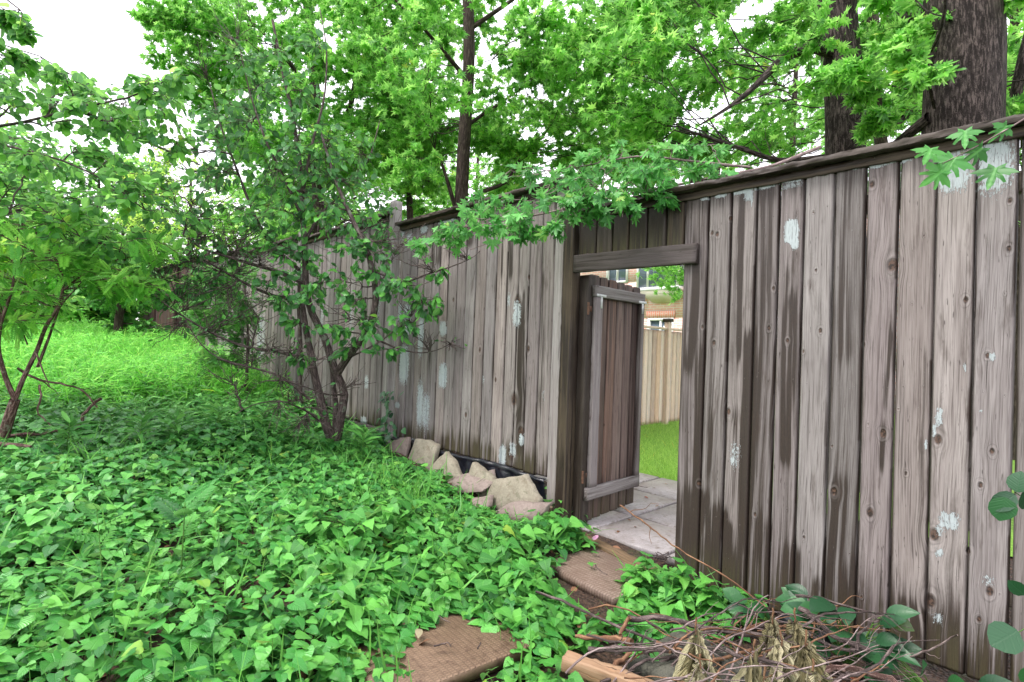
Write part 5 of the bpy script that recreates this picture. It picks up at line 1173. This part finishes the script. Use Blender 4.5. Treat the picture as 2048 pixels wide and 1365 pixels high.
stick('fallen_branch', 'long reddish branch lying flat from the left tree trunk into the leaves', pts([(-10,875,4.5),(40,868,4.6),(90,868,4.7),(115,860,4.8),(150,850,5.)]), .016, .008, B_red, rng=rk, side_twigs=2)
stick('fallen_branch', 'lower reddish branch lying at the left edge below the long flat one', pts([(-20,885,4.2),(20,890,4.2),(60,895,4.2)]), .018, .012, B_red, rng=rk)
stick('fallen_branch', 'thin drooping branch hanging from the left tree to the ground', pts([(80,770,4.5),(82,800,4.45),(72,825,4.4),(100,850,4.4),(115,865,4.4)]), .009, .004, B_red, rng=rk)
stick('fallen_branch', 'dead twig lying on the leaves in front of the shrub', pts([(640,1132,3.6),(690,1090,3.6),(735,1070,3.6)]), .005, .002, B_redstem, rng=rk, side_twigs=1)
stick('fallen_branch', 'thick pale branch end in the bottom left corner', pts([(-60,1320,2.0),(0,1335,2.0),(40,1372,2.0)]), .02, .017, B_red, rng=rk)
stick('fallen_branch', 'thin bare twig arching from the patio across the foot of the dark boards', pts([(1240,1010,3.9),(1268,1030,3.7),(1330,1078,3.1),(1390,1120,2.8),(1450,1150,2.7),(1490,1180,2.65),(1530,1215,2.6)]), .006, .003, B_redstem, rng=rk, side_twigs=2)
# brush pile
pc = np.array([-1.05, 2.55, 0]); z0 = lambda p: float(gz(p[0], p[1]))
rock = Acc(); n1, n2 = 40, 24; th_, ph_ = np.meshgrid(np.linspace(0, 2*pi, n1, endpoint=False), np.linspace(.02, pi/2+.3, n2)); rr_ = 1+.12*np.sin(3*th_+1)*np.sin(ph_*2)+.06*np.sin(7*th_+ph_*5)+.05*np.cos(ph_*9+th_*4)
Vr = np.stack([rr_*np.sin(ph_)*np.cos(th_)*.42, rr_*np.sin(ph_)*np.sin(th_)*.26, rr_*np.cos(ph_)*.17], -1).reshape(-1, 3)
i = np.arange(n2-1)[:, None]*n1; j = np.arange(n1)[None]; j2 = (j+1) % n1
rock.add(Vr, np.stack([i+j, i+n1+j, i+n1+j2, i+j2], -1).reshape(-1, 4), [[k, (k+1) % n1, n1*n2] for k in range(0)] or None)
M_rock = simple_mat('dark_mossy_stone', (.02, .022, .018), (.085, .085, .065), 9, .8, .02)
o = rock.build('stone', M_rock, smooth=True); c0 = onZ(1440, 1355, .1); o.location = (c0[0], c0[1], .0); tag(o, 'dark mossy boulder half hidden under the brush pile', 'stone')
def psp(x_, y_, h_):          # point of the pile: seen at x,y, h_ above the ground
    return onG(x_, y_, h_)
big = [('thick dark branch on the brush pile with a torn orange stub at its left end', [(1258,1240,.22),(1300,1232,.26),(1350,1240,.27),(1420,1260,.26),(1520,1270,.25)], .013, .010, B_shrub),
       ('split root end with bare orange wood at the left of the brush pile', [(1150,1272,.1),(1190,1278,.13),(1230,1278,.17),(1262,1285,.2)], .008, .016, B_redstem),
       ('short torn orange piece rising from the split root end', [(1240,1270,.2),(1252,1245,.22),(1258,1234,.24)], .008, .009, B_redstem),
       ('long dark branch crossing the ground cover into the left of the brush pile', [(1070,1183,.2),(1120,1200,.2),(1170,1225,.2),(1260,1265,.2),(1330,1290,.2)], .006, .006, B_shrub),
       ('dark branch with a pale cut end leaning against the broad leaves', [(1602,1215,.32),(1630,1240,.3),(1665,1270,.25),(1730,1300,.2)], .012, .010, B_shrub),
       ('second dark branch below the one with a pale cut end', [(1610,1262,.25),(1650,1290,.22),(1690,1300,.2),(1740,1298,.2)], .008, .007, B_shrub),
       ('thick pinkish root curving at the bottom right of the brush pile', [(1640,1345,.25),(1690,1335,.25),(1740,1345,.22),(1800,1375,.2)], .012, .012, B_red),
       ('pale bare stick pointing up to the right at the foot of the knotty boards', [(1775,1325,.12),(1830,1312,.2),(1880,1290,.3),(1915,1270,.38)], .005, .003, B_twig),
       ('orange peeled stick low in the middle of the brush pile', [(1350,1372,.2),(1390,1335,.24),(1440,1320,.25),(1500,1300,.26)], .009, .006, B_redstem),
       ('short peeled orange stub beside the log', [(1225,1335,.13),(1245,1320,.15),(1262,1305,.17)], .012, .009, B_redstem),
       ('dark forked branch under the twigs at the left of the brush pile', [(1180,1300,.12),(1250,1295,.17),(1330,1298,.2),(1400,1315,.2)], .011, .008, B_shrub)]
for lab, l_, r0_, r1_, m_ in big: stick('cut_branch', lab, [psp(*p) for p in l_], r0_, r1_, m_, cat='branch', group='branches of the brush pile', rng=rk, side_twigs=1)
kinds = [('thin pale grey twig tangled in the brush pile', B_twig, .0028), ('thin dark brown twig tangled in the brush pile', B_shrub, .0042), ('thin reddish twig tangled in the brush pile', B_redstem, .003)]
for k in range(84):
    lab, m_, r_ = kinds[[0, 1, 2, 0, 2, 1][k % 6]]
    x_ = rk.uniform(1260, 1740); y_ = rk.uniform(1225+.0*x_, 1385); h_ = rk.uniform(.04, .4)*(.6+.4*min(1, (x_-1180)/150)); an = rk.normal(0, .5) if k % 3 else rk.uniform(-1.3, 1.3); L_ = rk.uniform(50, 190)
    an = an if k % 4 else rk.uniform(.5, 1.2); L_ = L_ if k % 4 else L_*.8
    p0 = psp(x_-cos(an)*L_, y_+sin(an)*L_*.55, h_); p1 = psp(x_+cos(an)*L_, y_-sin(an)*L_*.55, h_+rk.uniform(-.05, .12))
    p0[2] = max(p0[2], .03); p1[2] = max(p1[2], .05)
    if p0[1] > 3.03 or p1[1] > 3.03: p0[1] = min(p0[1], 3.03); p1[1] = min(p1[1], 3.03)
    lab = lab+(' at its left end' if x_ < 1400 else ' in its middle' if x_ < 1600 else ' at its right end')+(', near the fence' if y_ < 1305 else ', near the viewer')
    stick('twig', lab, curve(p0, p1, 7, .09, rk.uniform(-.02, .1), rk), r_*rk.uniform(.8, 2.), .0012, m_, 'twig', 'twigs of the brush pile', 5, int(rk.integers(1, 4)), rk, K=14)
# wilted leaf bundles
for k, (x_, y_, hg) in enumerate([(1392,1245,.2),(1510,1290,.2),(1545,1225,.13),(1560,1270,.17),(1590,1225,.2),(1612,1270,.18),(1625,1330,.12),(1530,1345,.1),(1400,1320,.1)]):
    wh = ['left of the middle of the brush pile, hanging highest on that side', 'in the middle of the brush pile, long and split', 'top centre of the brush pile near the boards', 'just below the top centre bundle', 'the tallest bundle on the right half of the brush pile', 'right of the centre, above the bottom right one', 'at the bottom right of the brush pile', 'at the bottom edge below the middle bundle', 'at the bottom edge on the left'][k]
    t_ = float(np.linalg.norm(psp(x_, y_, .25)-CAM)); p = psp(x_, y_+8, .44); o = thing('wilted_leaves', 'wilted olive leaves '+wh, 'dead leaves', tuple(p), group='wilted leaf bundles on the brush pile'); pl = Plant(200+k)
    pl.twig(curve(p+[0, 0, .03], p-[0, 0, .03], 6, .1, 0, rk), .004, .002)
    for j in range(20):
        s_ = hg*1.6*rk.uniform(.3, 1.); pl.leaf(p+rand_unit(1, rk)[0]*.014-[0, 0, rk.uniform(0, hg*.5)], np.array([rk.normal(0, .2), rk.normal(0, .2), -1]), rand_unit(1, rk)[0], s_*.8)
    pl.build(o, B_redstem, L_dead, strip_leaf([(0, .015), (.1, .03), (.2, .06), (.3, .04), (.42, .075), (.52, .05), (.63, .065), (.75, .035), (.88, .045), (1., .004)], C5, 1.6, -.15, .05), 'stalk', 'leaves')
# log / plank bottom
a = Acc(); p0 = psp(1130, 1322, .1); p1 = psp(1330, 1395, .1); beam(a, p0+[0, 0, .0], p1+(p1-p0)*.5, .065, .065, rough=.004, stain=.05, rng=rk, seg=.02); o = a.build('log', M_log, smooth=True)
tag(o, 'peeled squared log lying at the bottom edge in front of the brush pile', 'log')
# black plastic bag behind the twigs
a = Acc(); n1, n2 = 30, 16; th_, ph_ = np.meshgrid(np.linspace(0, 2*pi, n1, endpoint=False), np.linspace(.05, pi-.05, n2)); rr_ = 1+.12*np.sin(5*th_+ph_*3)+.1*np.cos(ph_*7+th_*3)
a.add(np.stack([rr_*np.sin(ph_)*np.cos(th_)*.1, rr_*np.sin(ph_)*np.sin(th_)*.07, rr_*np.cos(ph_)*.09], -1).reshape(-1, 3), np.stack([(np.arange(n2-1)[:, None]*n1+np.arange(n1)), (np.arange(n2-1)[:, None]*n1+n1+np.arange(n1)), (np.arange(n2-1)[:, None]*n1+n1+(np.arange(n1)+1) % n1), (np.arange(n2-1)[:, None]*n1+(np.arange(n1)+1) % n1)], -1).reshape(-1, 4))
o = a.build('plastic_bag', M_plast, smooth=True); o.location = tuple(psp(1610, 1265, .12)); tag(o, 'crumpled black plastic bag behind the brush pile near the broad leaves', 'plastic bag')
# small debris
def flatleaf(name, label, x_, y_, z_, sz, T, mat, cat='leaf', az=0.):
    p = onZ(x_, y_, z_); a = Acc(); put_leaves(a, T, [[0, 0, 0]], [[cos(az), sin(az), .05]], [[.1, .1, 1]], [sz], rng=rk, wjit=.01); o = a.build(name, mat); o.location = tuple(p); return tag(o, label, cat)
t = NT('pink_petal'); M_pink = t.done(t.pbr((.75, .38, .6), .5)); t = NT('feather_black'); M_black = t.done(t.pbr((.012, .012, .02), .45))
o = flatleaf('flower_petal', 'pink petal lying on the edge of the timber threshold', 1190, 1080, .15, .06, T_round, M_pink, 'petal', 2.)
o.rotation_euler = (.5, -.4, 0)
flatleaf('fallen_leaf', 'wilted pale green leaf lying on the ribbed slab', 1180, 1128, .135, .07, T_maple0, L_weed, az=1.); flatleaf('fallen_leaf', 'second wilted green leaf on the ribbed slab, nearer the gate', 1190, 1105, .135, .06, T_maple0, L_weed, az=2.5)
flatleaf('fallen_leaf', 'small red leaf lying on the patio inside the gateway', 1288, 994, .128, .05, T_oval, leaf_mat('red_leaf', (.3, .05, .02), (.4, .07, .03), (.5, .1, .04)), az=.4)
flatleaf('fallen_leaf', 'pale pinkish dry leaf on the muddy gridded slab', 838, 1258, .13, .06, T_oval, L_dead, az=-.6)
for k, (x_, y_) in enumerate([(1305,975),(1330,968),(1270,1055),(1290,1045),(1318,1012),(1238,1062),(1255,1038)]):
    flatleaf('fallen_leaf', ['tiny dark leaf on the far patio slab beside the lawn', 'tiny brown leaf on the far patio slab near the right boards', 'curled brown scrap on the patio slab just inside the threshold', 'dark scrap by the joint of the nearest patio slab', 'green scrap on the pale patio slab past the joint', 'brown scrap nearest the open gate foot', 'small dry leaf under the free edge of the gate'][k], x_, y_, .128, .035, T_oval, L_litter, az=k)
for nm, lab, l_ in [('twig', 'small black twigs lying in the middle of the muddy gridded slab', [(868,1292,.125),(895,1285,.135),(902,1294,.13)]), ('twig', 'short black stub at the right side of the muddy gridded slab', [(955,1298,.13),(962,1285,.135)]), ('twig', 'reddish stalk lying on the upper part of the muddy gridded slab', [(860,1218,.13),(880,1235,.125),(900,1245,.125)]),
                     ('twig', 'dark curved twig on the patio beyond the gate foot', [(1262,975,.13),(1278,972,.14),(1295,976,.13)]), ('twig', 'dark twig lying on the right part of the ribbed slab', [(1190,1130,.14),(1200,1142,.14),(1215,1150,.14)])]:
    stick(nm, lab, [onZ(p[0], p[1], p[2]+.01) for p in l_], .004, .002, B_shrub, 'twig', rng=rk, sides=5, side_twigs=2 if 'twigs' in lab else 0)
a = Acc(); pb = onZ(1325, 1118, .12)
for k in range(30): e = np.array([rk.normal(0, .02), rk.normal(0, .02), rk.uniform(.0, .03)]); tubes(a, (curve(e, e+rand_unit(1, rk)[0]*[.05, .05, .01], 5, .1, 0, rk))[None], np.full((1, 5), .003), 4)
o = a.build('twig_heap', B_shrub); o.location = tuple(pb); tag(o, 'little heap of black twig scraps at the right end of the threshold', 'twigs')
